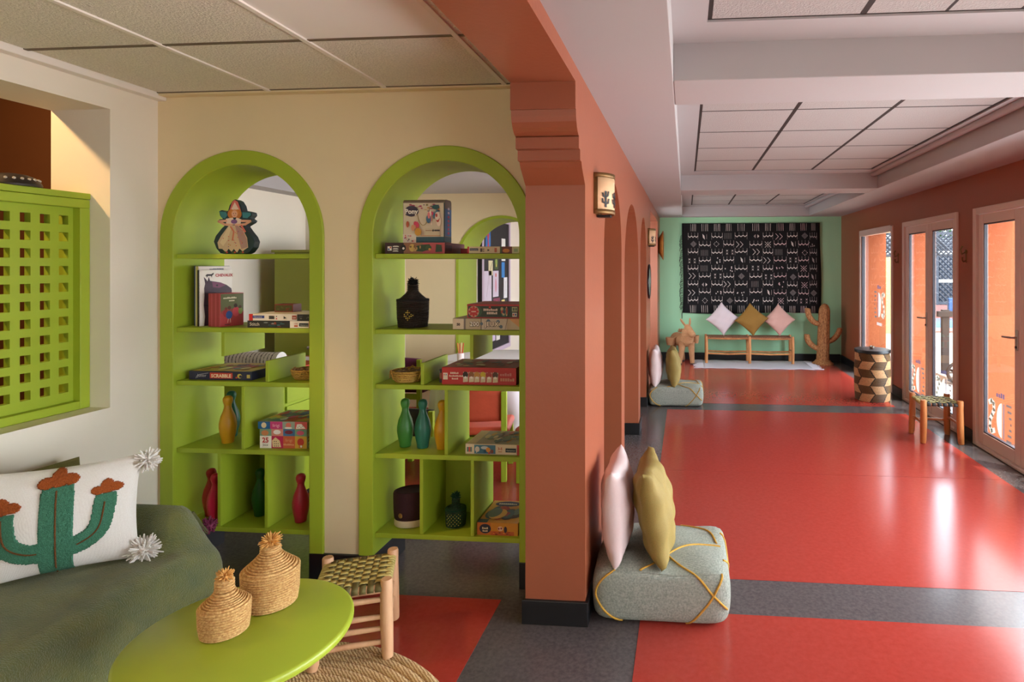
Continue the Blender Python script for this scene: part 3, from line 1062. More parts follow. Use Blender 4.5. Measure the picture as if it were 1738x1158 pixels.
def patches(x0, y0, x1, y1, n, cols, seed, smin=.08, smax=.22):
    """loose blobs of ink: illustrations too small to read"""
    rng = random.Random(seed)
    out = []
    W_, H_ = x1 - x0, y1 - y0
    for i in range(n):
        rx, ry = W_ * rng.uniform(smin, smax) / 2, H_ * rng.uniform(smin * 1.6, smax * 2) / 2
        cx, cy = rng.uniform(x0 + rx, x1 - rx), rng.uniform(y0 + ry, y1 - ry)
        if rng.random() < .6:
            out.append(('e', cx, cy, rx, ry, rng.choice(cols)))
        else:
            k = rng.randint(4, 6)
            out.append(('p', [(cx + rx * math.cos(2 * pi * i / k + .4) * rng.uniform(.7, 1), cy + ry * math.sin(2 * pi * i / k + .4) * rng.uniform(.7, 1)) for i in range(k)], rng.choice(cols)))
    return out
WHT, CRM, BLK, RED, NAVY = (236, 230, 218), (222, 206, 170), (24, 22, 26), (190, 32, 38), (26, 38, 90)

# ---------------- left arch, top shelf: fairy box -----------------
t = thing('fairy_puzzle_box', 'die-cut fairy shaped puzzle box alone on the top shelf', 'puzzle box', (-2.375, 2.925, TOP[0]), .1)
S0 = .000644
raw = [(340, 535), (300, 528), (268, 490), (246, 432), (262, 385), (310, 322), (334, 300), (300, 285), (282, 262), (290, 248), (318, 246), (296, 220), (288, 182), (310, 172), (345, 188), (360, 178), (372, 135), (395, 98), (415, 84), (440, 98), (462, 135), (474, 185), (510, 180), (545, 190), (550, 214), (528, 240), (552, 258), (540, 275), (505, 296), (492, 304), (520, 345), (556, 392), (572, 432), (560, 480), (530, 520), (500, 534)]
pts = [((x - 415) * S0 * 1.02, (535 - y) * S0) for x, y in raw]
mat('puzzle_edge', (40, 62, 70), .35, var=.2, vscale=10)
MB().prism(pts, 'Y', 0, .05).build('box_body', 'puzzle_edge', t, local=True, bevel=.003)
def q(l):
    return [((x - 415) * S0 * 1.02, (535 - y) * S0) for x, y in l]
def qe(x, y, rx, ry, c):
    return ('e', (x - 415) * S0, (535 - y) * S0, rx * S0, ry * S0, c)
SKIN, PNK, GLD = (226, 170, 138), (214, 110, 100), (196, 140, 60)
fs = [('p', q([(372, 180), (395, 105), (415, 90), (440, 105), (464, 180)]), PNK), ('p', q([(384, 172), (415, 108), (450, 170)]), (228, 200, 180)),
      ('p', q([(294, 184), (345, 190), (358, 215), (335, 245), (306, 232)]), (62, 132, 140)), ('p', q([(474, 190), (540, 194), (545, 212), (515, 240), (480, 236)]), (62, 132, 140)),
      qe(388, 205, 30, 38, (196, 118, 50)), qe(442, 205, 30, 38, (196, 118, 50)), qe(415, 195, 34, 26, (206, 130, 60)), qe(415, 205, 24, 30, SKIN),
      qe(406, 202, 3.5, 3.5, (60, 50, 60)), qe(424, 202, 3.5, 3.5, (60, 50, 60)), ('l', q([(408, 218), (415, 221), (422, 218)]), .002, (160, 60, 60)),
      ('p', q([(345, 245), (400, 235), (415, 262), (432, 235), (470, 250), (462, 292), (350, 292)]), (230, 206, 186)),
      ('l', q([(350, 262), (288, 266), (335, 292), (395, 296)]), .012, SKIN), ('l', q([(470, 262), (542, 264), (500, 290), (425, 298)]), .012, SKIN),
      qe(412, 268, 26, 18, (130, 90, 140)),
      ('p', q([(372, 298), (440, 298), (480, 330), (516, 400), (524, 480), (500, 496), (480, 512), (455, 490), (436, 522), (410, 492), (392, 515), (368, 490), (350, 522), (318, 492), (290, 490), (280, 440), (312, 380)]), (206, 178, 142)),
      ('p', q([(420, 300), (440, 300), (480, 340), (512, 410), (518, 478), (470, 494), (440, 380)]), (176, 138, 128)),
      ('p', q([(372, 305), (395, 305), (360, 420), (325, 470), (300, 440)]), (222, 200, 160)),
      ('l', q([(385, 310), (410, 350), (400, 420)]), .008, (206, 120, 90)), ('l', q([(470, 300), (500, 350)]), .010, PNK)]
rng = random.Random(5)
for i in range(22):
    fs.append(qe(rng.uniform(320, 490), rng.uniform(340, 480), 4.5, 4, rng.choice([PNK, GLD, (140, 100, 120)])))
for x in (350, 415, 480):
    fs += [qe(x, 522, 20, 9, (66, 90, 50)), qe(x + 8, 520, 8, 7, (190, 60, 60))]
art(t, 'printed_front', plane_m((0, 0, 0), (1, 0, 0), (0, 0, 1)), fs)

# ---------------- left arch, second shelf: books ------------------
def book(label, org, ang, w, h, d, cover, spine, arts=(), spine_art=(), name='picture_book', group='tall picture books on the lime shelf'):
    """spine at the local left edge, cover facing local -Y"""
    t = thing(name, label, 'book', org, math.radians(ang), group)
    MB().box(0, w, 0, d * .12, 0, h).build('front_cover', colour(cover), t, local=True)
    MB().box(.004, w - .003, d * .12, d * .88, .003, h - .003).build('pages', colour((226, 216, 196), .8), t, local=True)
    MB().box(0, w, d * .88, d, 0, h).build('back_cover', colour(cover), t, local=True)
    MB().box(-.0015, .0035, 0, d, 0, h).build('spine', colour(spine), t, local=True)
    if arts:
        art(t, 'printed_cover', plane_m((0, 0, 0), (1, 0, 0), (0, 0, 1)), arts)
    if spine_art:
        art(t, 'printed_spine', plane_m((-.0015, d, 0), (0, -1, 0), (0, 0, 1)), spine_art)
    return t
A1 = 78
bx, by = -2.566, 2.912
nx, ny = -math.sin(math.radians(A1)), math.cos(math.radians(A1))
w_, h_ = .185, .298
horse = [(.03, .0), (.035, .05), (.028, .11), (.032, .16), (.03, .2), (.036, .225), (.028, .262), (.042, .248), (.05, .238), (.058, .262), (.066, .24), (.09, .236), (.13, .23), (.17, .215), (.2, .195), (.204, .18), (.2, .165), (.17, .16), (.14, .165), (.12, .16), (.105, .13), (.095, .08), (.1, .03), (.098, 0)]
horse = [(x * .9, z) for x, z in horse]
ha = [('p', horse, (56, 30, 48)), ('p', [(.07, .235), (.12, .229), (.15, .215), (.11, .2), (.075, .205)], (108, 44, 78)), ('e', .098, .214, .006, .005, (20, 12, 20)),
      ('l', [(.03, .11), (.1, .095)], .006, (30, 18, 30)), ('p', [(.05, .02), (.09, .03), (.085, .1), (.055, .09)], (88, 36, 66)),
      ('t', 'CHEVAUX', .088, .262, .0215, (176, 40, 44), 'LEFT', .0008),
      ('p', [(0.032, .266), (0.041, .276), (0.066, .276), (0.078, .284), (0.079, .276), (0.070, .268), (0.068, .256), (0.064, .266), (0.046, .266), (0.042, .256), (0.038, .266)], (40, 34, 36))]
stk = [('cream picture book with a purple horse, titled CHEVAUX', .010, WHT, (34, 30, 28), ha, h_, .0),
       ('white picture book standing just behind the horse book', .013, (224, 214, 206), (214, 196, 130), [('w', 16, .06, .30, .009, (70, 70, 90))], .318, -.006),
       ('tall white book between the blue book and the horse book', .011, WHT, (232, 226, 214), (), .318, -.012),
       ('blue spined picture book leaning on the arch jamb', .015, NAVY, (40, 62, 140), (), .32, -.02)]
off = 0
for lab, d, c, sp, ar, hh, back in stk:
    book(lab, (bx + nx * off, by + ny * off - back, TOP[1] + .0005), A1, w_, hh, d, c, sp, ar)
    off += d + .0018
A2 = 76
nx, ny = -math.sin(math.radians(A2)), math.cos(math.radians(A2))
ca = [('r', 0, .0, .125, .075, (176, 60, 62)), ('r', 0, .075, .125, .172, (96, 104, 66)), ('e', .06, .075, .06, .018, (150, 70, 62)),
      ('w', 10, .014, .146, .013, (226, 220, 190)), ('w', 6, .045, .132, .009, (226, 220, 190)),
      ('e', .026, .07, .014, .02, (150, 40, 44)), ('e', .045, .06, .018, .022, (42, 80, 150)), ('e', .046, .098, .009, .010, (90, 56, 40)), ('e', .083, .075, .02, .026, (200, 70, 80)), ('e', .08, .108, .01, .011, (60, 46, 40)), ('e', .107, .078, .012, .018, (120, 140, 60)),
      ('e', .028, .094, .008, .008, (120, 50, 40)), ('e', .105, .1, .008, .008, (90, 60, 40)), ('l', [(.04, .04), (.036, .02)], .003, (230, 200, 180)), ('l', [(.05, .04), (.052, .02)], .003, (230, 200, 180)), ('r', .02, .008, .05, .012, (60, 30, 40))]
off = 0
for k in range(9):
    first = k == 0
    c = (176, 62, 70) if k % 3 else (196, 84, 96)
    lab = 'green and red booklet with dancing children facing out of the pink booklets' if first else 'thin pink-red booklet, %s counting back from the green and red one' % ('first second third fourth fifth sixth seventh eighth'.split()[k - 1])
    book(lab, (-2.43 + nx * off, 2.895 + ny * off, TOP[1] + .0005), A2, .126, .175, .0088, c, c, ca if first else (), (), 'booklet', 'row of thin pink-red booklets' if not first else None)
    off += .0098

# two flat games and a little red box on them
zb = TOP[1] + .0005
game_box('flat_game', 'dark flat puzzle box under the white one on the second shelf', -2.272, -1.922, 2.885, .25, zb, .036, (44, 44, 52),
         [('r', 0, 0, .35, .036, (40, 40, 46)), ('t', 'Stitch', .012, .010, .024, (220, 214, 200))] + patches(.085, .004, .235, .032, 14, [(60, 110, 120), (140, 150, 150), (150, 70, 50), (30, 60, 70)], 3) +
         [('r', .235, 0, .338, .036, WHT), ('r', .258, .006, .278, .014, (190, 80, 40)), ('t', '104', .256, .017, .014, (170, 60, 40)), ('r', .285, .008, .336, .025, (24, 40, 60)), ('t', 'Clementoni', .290, .012, .010, WHT), ('r', .338, 0, .35, .036, RED)])
game_box('flat_game', 'white flat puzzle box with red corner on the dark one', -2.262, -1.922, 2.883, .25, zb + .0368, .034, (226, 218, 206),
         [('r', 0, 0, .022, .034, RED), ('r', .020, .012, .085, .026, (40, 62, 140)), ('t', 'Clementoni', .025, .0155, .010, WHT), ('r', .110, .008, .14, .024, (120, 116, 112))] + [('r', .11 + i * .0032, .008, .1115 + i * .0032, .026, BLK) for i in range(9)] +
         [('e', .153, .022, .003, .003, BLK), ('e', .153, .01, .0035, .0035, RED), ('p', [(.192, .009), (.206, .015), (.192, .024)], BLK), ('r', .238, .007, .262, .028, (150, 60, 48)), ('t', '104', .24, .012, .012, WHT), ('r', .266, 0, .34, .034, (44, 42, 44))] + patches(.268, .003, .338, .031, 8, [(90, 90, 90), (120, 110, 100), (60, 60, 70)], 9))
t = thing('small_red_box', 'small dark red open box on top of the white puzzle box', 'box', (-2.215, 3.01, zb + .0713))
for nm, b in (('box_wall', (0, .105, 0, .004, 0, .042)), ('box_wall', (0, .105, .066, .07, 0, .042)), ('box_wall', (0, .004, .004, .066, 0, .042)), ('box_wall', (.101, .105, .004, .066, 0, .042)), ('box_bottom', (.004, .101, .004, .066, 0, .004))):
    MB().box(*b).build(nm, colour((120, 42, 34)), t, local=True)
art(t, 'printed_front', plane_m((0, 0, 0), (1, 0, 0), (0, 0, 1)), [('r', .005, .006, .1, .036, (64, 70, 36))] + patches(.008, .008, .098, .034, 8, [(110, 50, 40), (80, 90, 50)], 2))

# ---------------- left arch, third shelf --------------------------
zb = TOP[2] + .0005
game_box('scrabble_box', 'flat navy junior SCRABBLE box on the third shelf', -2.612, -2.262, 2.90, .265, zb, .045, (30, 32, 62),
         [('r', .118, .008, .245, .038, (196, 60, 40)), ('t', 'SCRABBLE', .181, .0135, .0245, (240, 224, 190), 'CENTER', .0008), ('t', 'Junior', .048, .016, .021, (200, 200, 206)), ('l', [(.04, .008), (.045, .02), (.06, .028), (.11, .036)], .002, (200, 200, 206)),
          ('e', .285, .022, .013, .012, (206, 180, 70)), ('e', .29, .02, .008, .007, (40, 36, 60)), ('e', .268, .014, .006, .004, (200, 70, 40)), ('r', .325, .012, .343, .03, (196, 178, 90))],
         [('r', .008, .008, .342, .257, (206, 172, 70))] + patches(.02, .02, .33, .25, 26, [(180, 60, 40), (60, 66, 96), (226, 206, 130), (150, 110, 40), (120, 140, 110)], 12))
stripes('rim_basket', (214, 176, 84), (140, 98, 40), 'Z', 46, rough=.8, bump=.5, soft=.2, distort=4)
mat('shell_mix', (160, 128, 90), .7, var=.6, vscale=40, dark=(70, 48, 40))
def bowl_basket(label, loc, r, h, seed):
    t = thing('basket_bowl', label, 'basket', loc, group='shallow woven baskets on the third shelf')
    n = 6
    prof = coil_profile([(r * .72, .0005), (r * .93, h * .45), (r, h)], h / n) 
    prof += [(r - .004, h + .001), (r - .008, h * .96)] + [(r * .86, h * .45), (r * .64, .006), (.001, .005)]
    MB().lathe(prof, 40).build('woven_shell', 'rim_basket', t, smooth=True, local=True, angle=70)
    rng = random.Random(seed)
    mb = MB()
    for i in range(40):
        a, rr = rng.uniform(0, 2 * pi), r * .78 * math.sqrt(rng.random())
        mb.ball((rr * math.cos(a), rr * math.sin(a), h * .74 + rng.uniform(0, .012)), rng.uniform(.009, .015), 7, 5, (1, rng.uniform(.6, 1), rng.uniform(.5, .9)))
    o = mb.build('dried_pods', 'shell_mix', t, smooth=True, local=True)
    o['kind'] = 'stuff'
    for k in range(3):
        a = seed + 2.1 * k
        MB().tube([((r + .004) * math.cos(a + d), (r + .004) * math.sin(a + d), h * (.35 + .75 * math.sin(pi * i / 6))) for i, d in enumerate((-.3, -.2, -.1, 0, .1, .2, .3))], .0028, 6).build('loop_handle', 'rim_basket', t, smooth=True, local=True)
    return t
bowl_basket('shallow woven basket beside the navy SCRABBLE box', (-2.01, 2.985, zb), .078, .052, 3)

# ---------------- bowling pins ------------------------------------
PIN = [(.001, .0), (.026, 0), (.0285, .004), (.030, .02), (.0365, .05), (.0412, .085), (.0405, .11), (.034, .142), (.0225, .172), (.0172, .19), (.0172, .203), (.0205, .213), (.0238, .226), (.0232, .238), (.0175, .248), (.008, .2525), (.001, .253)]
def pin(label, x, y, z, rgb, tilt=0):
    t = thing('bowling_pin', label, 'bowling pin', (x, y, z), group='toy bowling pins on the lime shelves')
    n = 'pin_%d_%d_%d' % rgb
    mat(n, rgb, .38, var=.1, vscale=8, bump=.03, bscale=20)
    MB().lathe([p for p in PIN if p[1] <= .206], 28).build('pin_body', n, t, smooth=True, local=True)
    MB().lathe([p for p in PIN if p[1] >= .203], 28).build('pin_head', n, t, smooth=True, local=True)
    return t
GRN, TEAL, YEL, PRED, DGRN = (62, 130, 52), (40, 112, 92), (214, 158, 30), (196, 40, 56), (40, 104, 48)
zb = TOP[3] + .0005
pin('yellow bowling pin in front of the teal pin beside the divider', -2.455, 2.975, zb, YEL)
pin('teal bowling pin half hidden behind a yellow pin', -2.525, 3.085, zb, TEAL)
pin('bright green bowling pin in the row of three', -1.472, 2.99, zb, GRN)
pin('teal bowling pin in the middle of the row of three', -1.372, 2.98, zb, TEAL)
pin('yellow bowling pin against the divider in the row of three', -1.262, 2.97, zb, YEL)
zb = TOP[4] + .0005
pin('tall red bowling pin in the bottom compartment beside the daybed', -2.572, 3.0, zb, PRED)
pin('red bowling pin cut off by the divider in the bottom compartment', -2.487, 2.93, zb, (206, 36, 66))
pin('dark green bowling pin alone in the shaded bottom compartment', -2.305, 3.02, zb, DGRN)
pin('crimson bowling pin alone in the bottom compartment next to the arch jamb', -2.035, 2.965, zb, (190, 44, 66))

# ---------------- picture tile game with its lid ajar -------------
zb = TOP[3] + .0005
t = thing('picture_game', 'tall colourful game box with lid ajar reading 25', 'game box', (-2.215, 2.90, zb), math.radians(2), 'board games on the lime shelves')
w_, d_, h_ = .252, .235, .105
MB().box(0, w_, 0, d_, 0, h_).build('box_body', colour((214, 204, 190)), t, local=True, bevel=.0015)
cw = w_ / 4
cols = [WHT, (190, 36, 84), (206, 100, 60), (214, 170, 60)]
fr = [('r', i * cw, 0, (i + 1) * cw, .064, c) for i, c in enumerate(cols)] + [('r', i * cw, .064, (i + 1) * cw, h_, c) for i, c in enumerate([(120, 160, 130), (214, 140, 120), (70, 120, 160), (120, 160, 130)])]
fr += [('t', '25', .031, .03, .036, (186, 40, 44), 'CENTER', .001), ('t', 'Jeux', .031, .012, .017, (70, 70, 60), 'CENTER'), ('p', [(.07, .006), (.066, .04), (.085, .058), (.108, .04), (.116, .006)], (226, 200, 150))]
fr += [('e', .08 + .01 * (i % 3), .012 + .012 * (i // 3), .0025, .0025, BLK) for i in range(8)]
fr += [('t', 'lirigi', .158, .036, .022, (226, 170, 120), 'CENTER'), ('w', 8, .158, .016, .013, (226, 170, 120), 'CENTER'), ('e', .221, .034, .018, .02, (196, 62, 50)), ('p', [(.214, .02), (.228, .02), (.232, .004), (.21, .004)], (196, 120, 50)), ('e', .224, .012, .005, .006, WHT), ('e', .03, .08, .02, .014, (200, 130, 80)), ('e', .095, .085, .02, .012, WHT), ('e', .158, .085, .022, .01, (120, 40, 60)), ('e', .22, .082, .02, .012, (206, 90, 120))]
art(t, 'printed_front', plane_m((0, 0, 0), (1, 0, 0), (0, 0, 1)), fr)
art(t, 'printed_side', plane_m((w_, 0, 0), (0, 1, 0), (0, 0, 1)), [('r', 0, 0, .05, .075, WHT), ('t', '25', .025, .034, .034, (186, 40, 44), 'CENTER', .001), ('t', 'Jeux', .025, .015, .016, (60, 90, 60), 'CENTER'), ('r', .05, 0, .1, .1, (60, 90, 60)), ('r', .1, 0, .15, .1, (196, 62, 80)), ('r', .15, 0, .235, .1, (214, 170, 60))])
lid = MB().box(-.006, w_ + .006, -.006, d_ + .006, .102, .140).build('lid', colour((196, 170, 140)), t, local=True, bevel=.0015)
la = [('r', -.006 + i * .066, .102, .06 + i * .066, .140, c) for i, c in enumerate([(30, 96, 146), (196, 60, 116), (150, 170, 150), (214, 92, 90)])]
la += [('e', .026, .121, .014, .0145, (226, 206, 160)), ('t', 'lirigi', .092, .113, .023, (240, 190, 200), 'CENTER'), ('e', .158, .122, .015, .014, (220, 120, 100)), ('e', .158, .108, .02, .005, WHT), ('p', [(.198, .104), (.204, .128), (.228, .13), (.25, .106)], WHT)] + [('e', .208 + .009 * i, .112 + .006 * (i % 2), .002, .002, BLK) for i in range(4)]
art(lid, 'printed_rim', plane_m((0, -.006, 0), (1, 0, 0), (0, 0, 1)), la)
tc = [(206, 96, 70), (120, 150, 120), (214, 180, 70), (90, 130, 150), (200, 70, 110), (170, 190, 120)]
rng = random.Random(4)
art(lid, 'printed_lid', plane_m((0, 0, .140), (1, 0, 0), (0, 1, 0)), [('r', i * .063, j * .0585, i * .063 + .063, j * .0585 + .0585, rng.choice(tc)) for i in range(4) for j in range(4)] + patches(.01, .01, .24, .225, 22, tc + [WHT, (180, 60, 50)], 8, .1, .2))

# ---------------- right arch, top shelf ---------------------------
zb = TOP[0] + .0005
game_box('dragon_game', 'dark pink and brown board game lying under the pony box', -1.538, -1.222, 2.905, .27, zb, .056, (120, 56, 56),
         [('r', 0, 0, .1, .056, (58, 34, 40)), ('r', .1, 0, .2, .056, (150, 100, 72)), ('r', .2, 0, .316, .056, (186, 84, 88)), ('r', .014, .016, .036, .038, WHT), ('r', .016, .018, .025, .027, (60, 90, 150)), ('r', .026, .028, .034, .036, (206, 90, 60)), ('w', 6, .042, .034, .010, WHT), ('w', 6, .042, .022, .009, WHT), ('w', 6, .042, .011, .009, WHT),
          ('e', .098, .03, .014, .017, BLK), ('e', .099, .027, .006, .006, WHT), ('e', .145, .03, .016, .02, (206, 170, 90)), ('p', [(.155, .014), (.17, .04), (.2, .046), (.238, .048), (.245, .024), (.2, .01)], (44, 72, 46)), ('e', .232, .03, .016, .014, (60, 90, 54)), ('e', .238, .022, .007, .006, (206, 140, 60)), ('p', [(.268, .008), (.272, .048), (.3, .044), (.304, .01)], (50, 72, 50))] + patches(.12, .004, .2, .05, 6, [(120, 90, 50), (190, 150, 90), (80, 60, 40)], 21),
         [('r', .004, .004, .312, .266, (150, 66, 70))] + patches(.02, .02, .3, .25, 12, [(190, 100, 90), (90, 50, 50), (60, 80, 60)], 5), [('r', .01, .012, .09, .044, (70, 36, 46))])
t = thing('pony_playset_box', 'white carry box with rounded flap and Pony logo on the top shelf', 'toy box', (-1.452, 2.925, zb + .0567))
w_, h_, d_ = .222, .222, .085
prof = [(0, 0), (0, h_ - .018)] + [(.018 - .018 * math.cos(a), h_ - .018 + .018 * math.sin(a)) for a in [pi / 2 * i / 6 for i in range(1, 7)]] + [(d_ - .018 + .018 * math.sin(a), h_ - .018 + .018 * math.cos(a)) for a in [pi / 2 * i / 6 for i in range(1, 7)]] + [(d_, 0)]
MB().prism(prof, 'X', 0, w_).build('box_body', colour((120, 104, 92)), t, local=True, smooth=True, angle=30)
ph = h_ - .018
pa = [('r', .002, .03, w_ - .006, ph, (214, 200, 172)), ('r', 0, 0, w_, .03, (44, 80, 92)), ('r', .0, 0, .07, .045, (222, 210, 190)), ('r', w_ - .005, 0, w_, ph, (40, 70, 80))]
pa += patches(.008, ph - .05, .2, ph - .004, 34, [(170, 60, 90), (120, 110, 50), (90, 70, 110), (206, 150, 60), (60, 60, 80), (214, 190, 150), (80, 110, 70)], 31, .05, .11)
pa += [('e', .048, ph - .042, .036, .028, (60, 50, 70)), ('e', .03, ph - .048, .018, .018, (60, 50, 70)), ('e', .068, ph - .044, .018, .016, (60, 50, 70)), ('t', 'Pony', .047, ph - .055, .034, (236, 228, 214), 'CENTER', .0012)]
pa += patches(.012, .05, .1, .115, 10, [(206, 60, 90), (120, 140, 160), (214, 150, 110), (180, 90, 60)], 33, .1, .3)
pa += patches(.12, .08, .21, .17, 14, [(206, 60, 100), (226, 130, 130), (60, 110, 140), (190, 70, 60), (240, 220, 200)], 35, .12, .3)
pa += [('e', .178, ph - .022, .02, .012, (40, 90, 96)), ('r', .12, .036, .2, .075, (206, 192, 160)), ('r', .125, .06, .16, .064, (160, 120, 90)), ('r', .17, .058, .2, .066, (60, 50, 50)), ('r', .1, .034, .205, .037, (190, 120, 70)), ('e', .085, .055, .018, .02, (206, 150, 50)), ('e', .165, .062, .004, .006, BLK)]
pa += patches(.003, .004, .067, .042, 12, [(206, 60, 70), (60, 110, 80), (120, 60, 110), (226, 170, 80)], 37, .08, .14)
art(t, 'printed_front', plane_m((0, 0, 0), (1, 0, 0), (0, 0, 1)), pa)
sa = [('r', .002, .004, d_ - .002, .03, (44, 80, 92)), ('r', .002, .034, d_ - .002, ph - .03, (70, 110, 160))] + [('e', .045, .05 + i * .021, .012, .007, (226, 206, 214) if i > 4 else (190, 50, 80)) for i in range(7)]
art(t, 'printed_side', plane_m((w_, 0, 0), (0, 1, 0), (0, 0, 1)), sa)
mat('cord_straw', (176, 150, 96), .8, var=.2, vscale=60)
MB().tube([(.076 + .033 * (1 - math.cos(a)) * 1.0, -.004, ph - .02 - .095 * math.sin(a)) for a in [pi * i / 14 for i in range(15)]], .0016, 6).build('carry_cord', 'cord_straw', t, smooth=True, local=True)
game_box('flat_game', 'cream flat puzzle box with red end on the top shelf', -1.098, -.826, 2.892, .22, zb, .035, (214, 196, 158),
         [('r', 0, 0, .008, .035, RED), ('r', .012, .014, .056, .026, (44, 56, 80)), ('t', 'Clementoni', .015, .0168, .0078, WHT), ('r', .066, .008, .078, .026, (80, 66, 50)), ('e', .084, .022, .003, .003, BLK), ('e', .084, .012, .003, .003, BLK), ('p', [(.104, .012), (.116, .017), (.104, .022)], BLK), ('r', .14, .006, .152, .028, (186, 100, 70)), ('r', .168, 0, .178, .035, (80, 96, 50)), ('r', .178, 0, .23, .035, (110, 50, 40)), ('e', .2, .014, .018, .01, (206, 130, 50)), ('r', .23, 0, .272, .035, (200, 196, 150)), ('r', .24, .008, .26, .024, (150, 170, 120))], cat='game box')
game_box('red_folder_game', 'thin red box lying behind the cream puzzle box', -1.2, -1.06, 3.06, .1, zb, .03, (170, 40, 44))

# ---------------- right arch, second shelf ------------------------
zb = TOP[1] + .0005
mat('jar_dark', (58, 42, 30), .8, var=.7, vscale=120, dark=(24, 17, 14), bump=.6, bscale=160)
mat('black_yarn', (18, 15, 15), .9, var=.2, vscale=40)
t = straw_jar('dark woven jar with black tufted lid and gold diamond', (-1.428, 2.985, zb), .077, .140, .046, .036, .008, .026, 21, body='jar_dark', tuft_m='black_yarn', band='black_yarn', tr=.030, group='lidded jars on the lime shelves')
mat('gold_bead', (206, 176, 70), .5, var=.1, vscale=20)
def dots(t, r, zc, pat, mname, px=.0085, pz=.0095, rr=.0034):
    for (i, j) in pat:
        a = -pi / 2 + .12 + i * px / r
        MB().ball((r * math.cos(a), r * math.sin(a), zc + j * pz), rr, 7, 5).build('stitch_dot', mname, t, smooth=True, local=True)
dots(t, .079, .062, [(0, 3), (-1, 2), (1, 2), (0, 2), (-2, 1), (2, 1), (0, 1), (-1, 0), (1, 0), (-2, 0), (2, 0), (3, .5), (0, -1), (-1, -1), (1, -1), (0, -2)], 'gold_bead')
game_box('dicegame_box', 'cream flat game box reading 200 JEUX on the second shelf', -1.172, -.826, 2.884, .26, zb, .056, (190, 172, 138),
         [('r', .002, .002, .058, .054, (214, 198, 168)), ('t', '50', .03, .02, .017, (50, 40, 34), 'CENTER', .001), ('r', .058, 0, .068, .056, (120, 110, 100)), ('r', .146, 0, .15, .056, (90, 80, 70)), ('r', .15, .0, .28, .056, (200, 188, 166)), ('e', .185, .043, .01, .01, (96, 116, 130)), ('e', .235, .041, .009, .009, (96, 116, 130)), ('e', .25, .016, .009, .009, (96, 116, 130)), ('e', .15, .03, .008, .008, (96, 116, 130)), ('p', [(.29, .056), (.346, .056), (.346, .012)], (206, 150, 96)), ('l', [(.27, 0), (.285, .056)], .0016, (110, 90, 70)),
          ('t', '200', .0905, .0175, .032, (44, 36, 30), 'LEFT', .0026), ('t', 'JEUX', .1695, .0175, .032, (44, 36, 30), 'LEFT', .0026), ('t', '200', .09, .018, .032, (250, 244, 228), 'LEFT', .0004), ('t', 'JEUX', .169, .018, .032, (240, 232, 210), 'LEFT', .0006)],
         [('r', .006, .006, .34, .254, (190, 170, 140))])
game_box('detective_game', 'red edged dark green game box on the 200 JEUX box', -1.098, -.828, 2.888, .25, zb + .0567, .071, (166, 36, 38),
         [('r', .006, .006, .264, .062, (44, 56, 44)), ('r', .0, .062, .27, .071, (176, 40, 42)), ('e', .042, .034, .036, .029, (60, 88, 62)), ('e', .034, .034, .028, .028, (200, 176, 140))] +
         [('e', .034 + .020 * math.cos(a), .034 + .020 * math.sin(a), .0065, .0065, (186, 44, 44)) for a in [2 * pi * i / 8 for i in range(8)]] +
         [('e', .034, .034, .018, .018, (186, 44, 44)), ('r', .022, .031, .046, .037, (224, 190, 170)), ('w', 8, .122, .038, .0165, (226, 206, 190), 'CENTER', .0008), ('w', 6, .13, .021, .0165, (226, 206, 190), 'CENTER', .0008), ('e', .118, .056, .006, .005, (206, 60, 50))] +
         patches(.165, .008, .225, .06, 16, [(60, 110, 100), (170, 70, 54), (196, 170, 130), (50, 70, 90), (196, 96, 60)], 41, .15, .4) +
         [('r', .232, .036, .26, .058, (190, 186, 140)), ('r', .235, .04, .246, .054, (90, 100, 80)), ('r', .249, .04, .258, .054, (90, 100, 80)), ('r', .234, .01, .258, .03, (206, 200, 190)), ('e', .24, .02, .004, .005, (180, 60, 50)), ('e', .251, .02, .004, .005, (60, 80, 140))])

# ---------------- right arch, third shelf -------------------------
zb = TOP[2] + .0005
bowl_basket('shallow woven basket of dried pods beside the red card game', (-1.44, 2.965, zb), .088, .058, 6)
game_box('red_card_game', 'large red card game box with animal cards on its edge', -1.232, -.848, 2.895, .27, zb, .086, (176, 40, 36),
         [('r', 0, 0, .384, .086, (186, 44, 40)), ('r', .006, .024, .03, .058, (226, 214, 190)), ('e', .012, .048, .003, .003, (200, 50, 50)), ('e', .022, .048, .003, .003, (50, 80, 150)), ('w', 6, .044, .053, .013, (226, 206, 180), 'LEFT', .0006), ('w', 11, .038, .039, .012, (226, 206, 180), 'LEFT', .0006), ('w', 5, .052, .025, .012, (226, 206, 180), 'LEFT', .0006)] +
         sum([[('p', [(x - .013, .012), (x + .013, .014), (x + .015, .062), (x - .012, .064)], (214, 200, 166)), ('e', x, .05, .014, .016, c), ('e', x, .036, .008, .006, WHT)] for x, c in ((.123, (56, 44, 36)), (.154, (140, 90, 44)), (.183, (196, 140, 60)), (.214, (206, 180, 50)), (.246, (170, 60, 50)), (.278, (90, 60, 44)))], []) +
         [('w', 5, .302, .046, .022, (200, 120, 110), 'LEFT', .0006), ('w', 6, .304, .020, .022, (206, 140, 110), 'LEFT', .0006)],
         [('r', .004, .004, .38, .266, (150, 72, 64))] + patches(.02, .02, .36, .25, 34, [(120, 100, 90), (190, 90, 70), (110, 60, 60), (170, 150, 120), (90, 90, 84), (200, 180, 120)], 45, .06, .14),
         [('r', 0, 0, .27, .086, (140, 52, 34))])
game_box('thin_card_box', 'thin dark box slipped behind the red card game', -1.262, -1.236, 2.93, .2, zb, .07, (60, 50, 46), [('r', .003, .02, .023, .05, (150, 90, 60))])

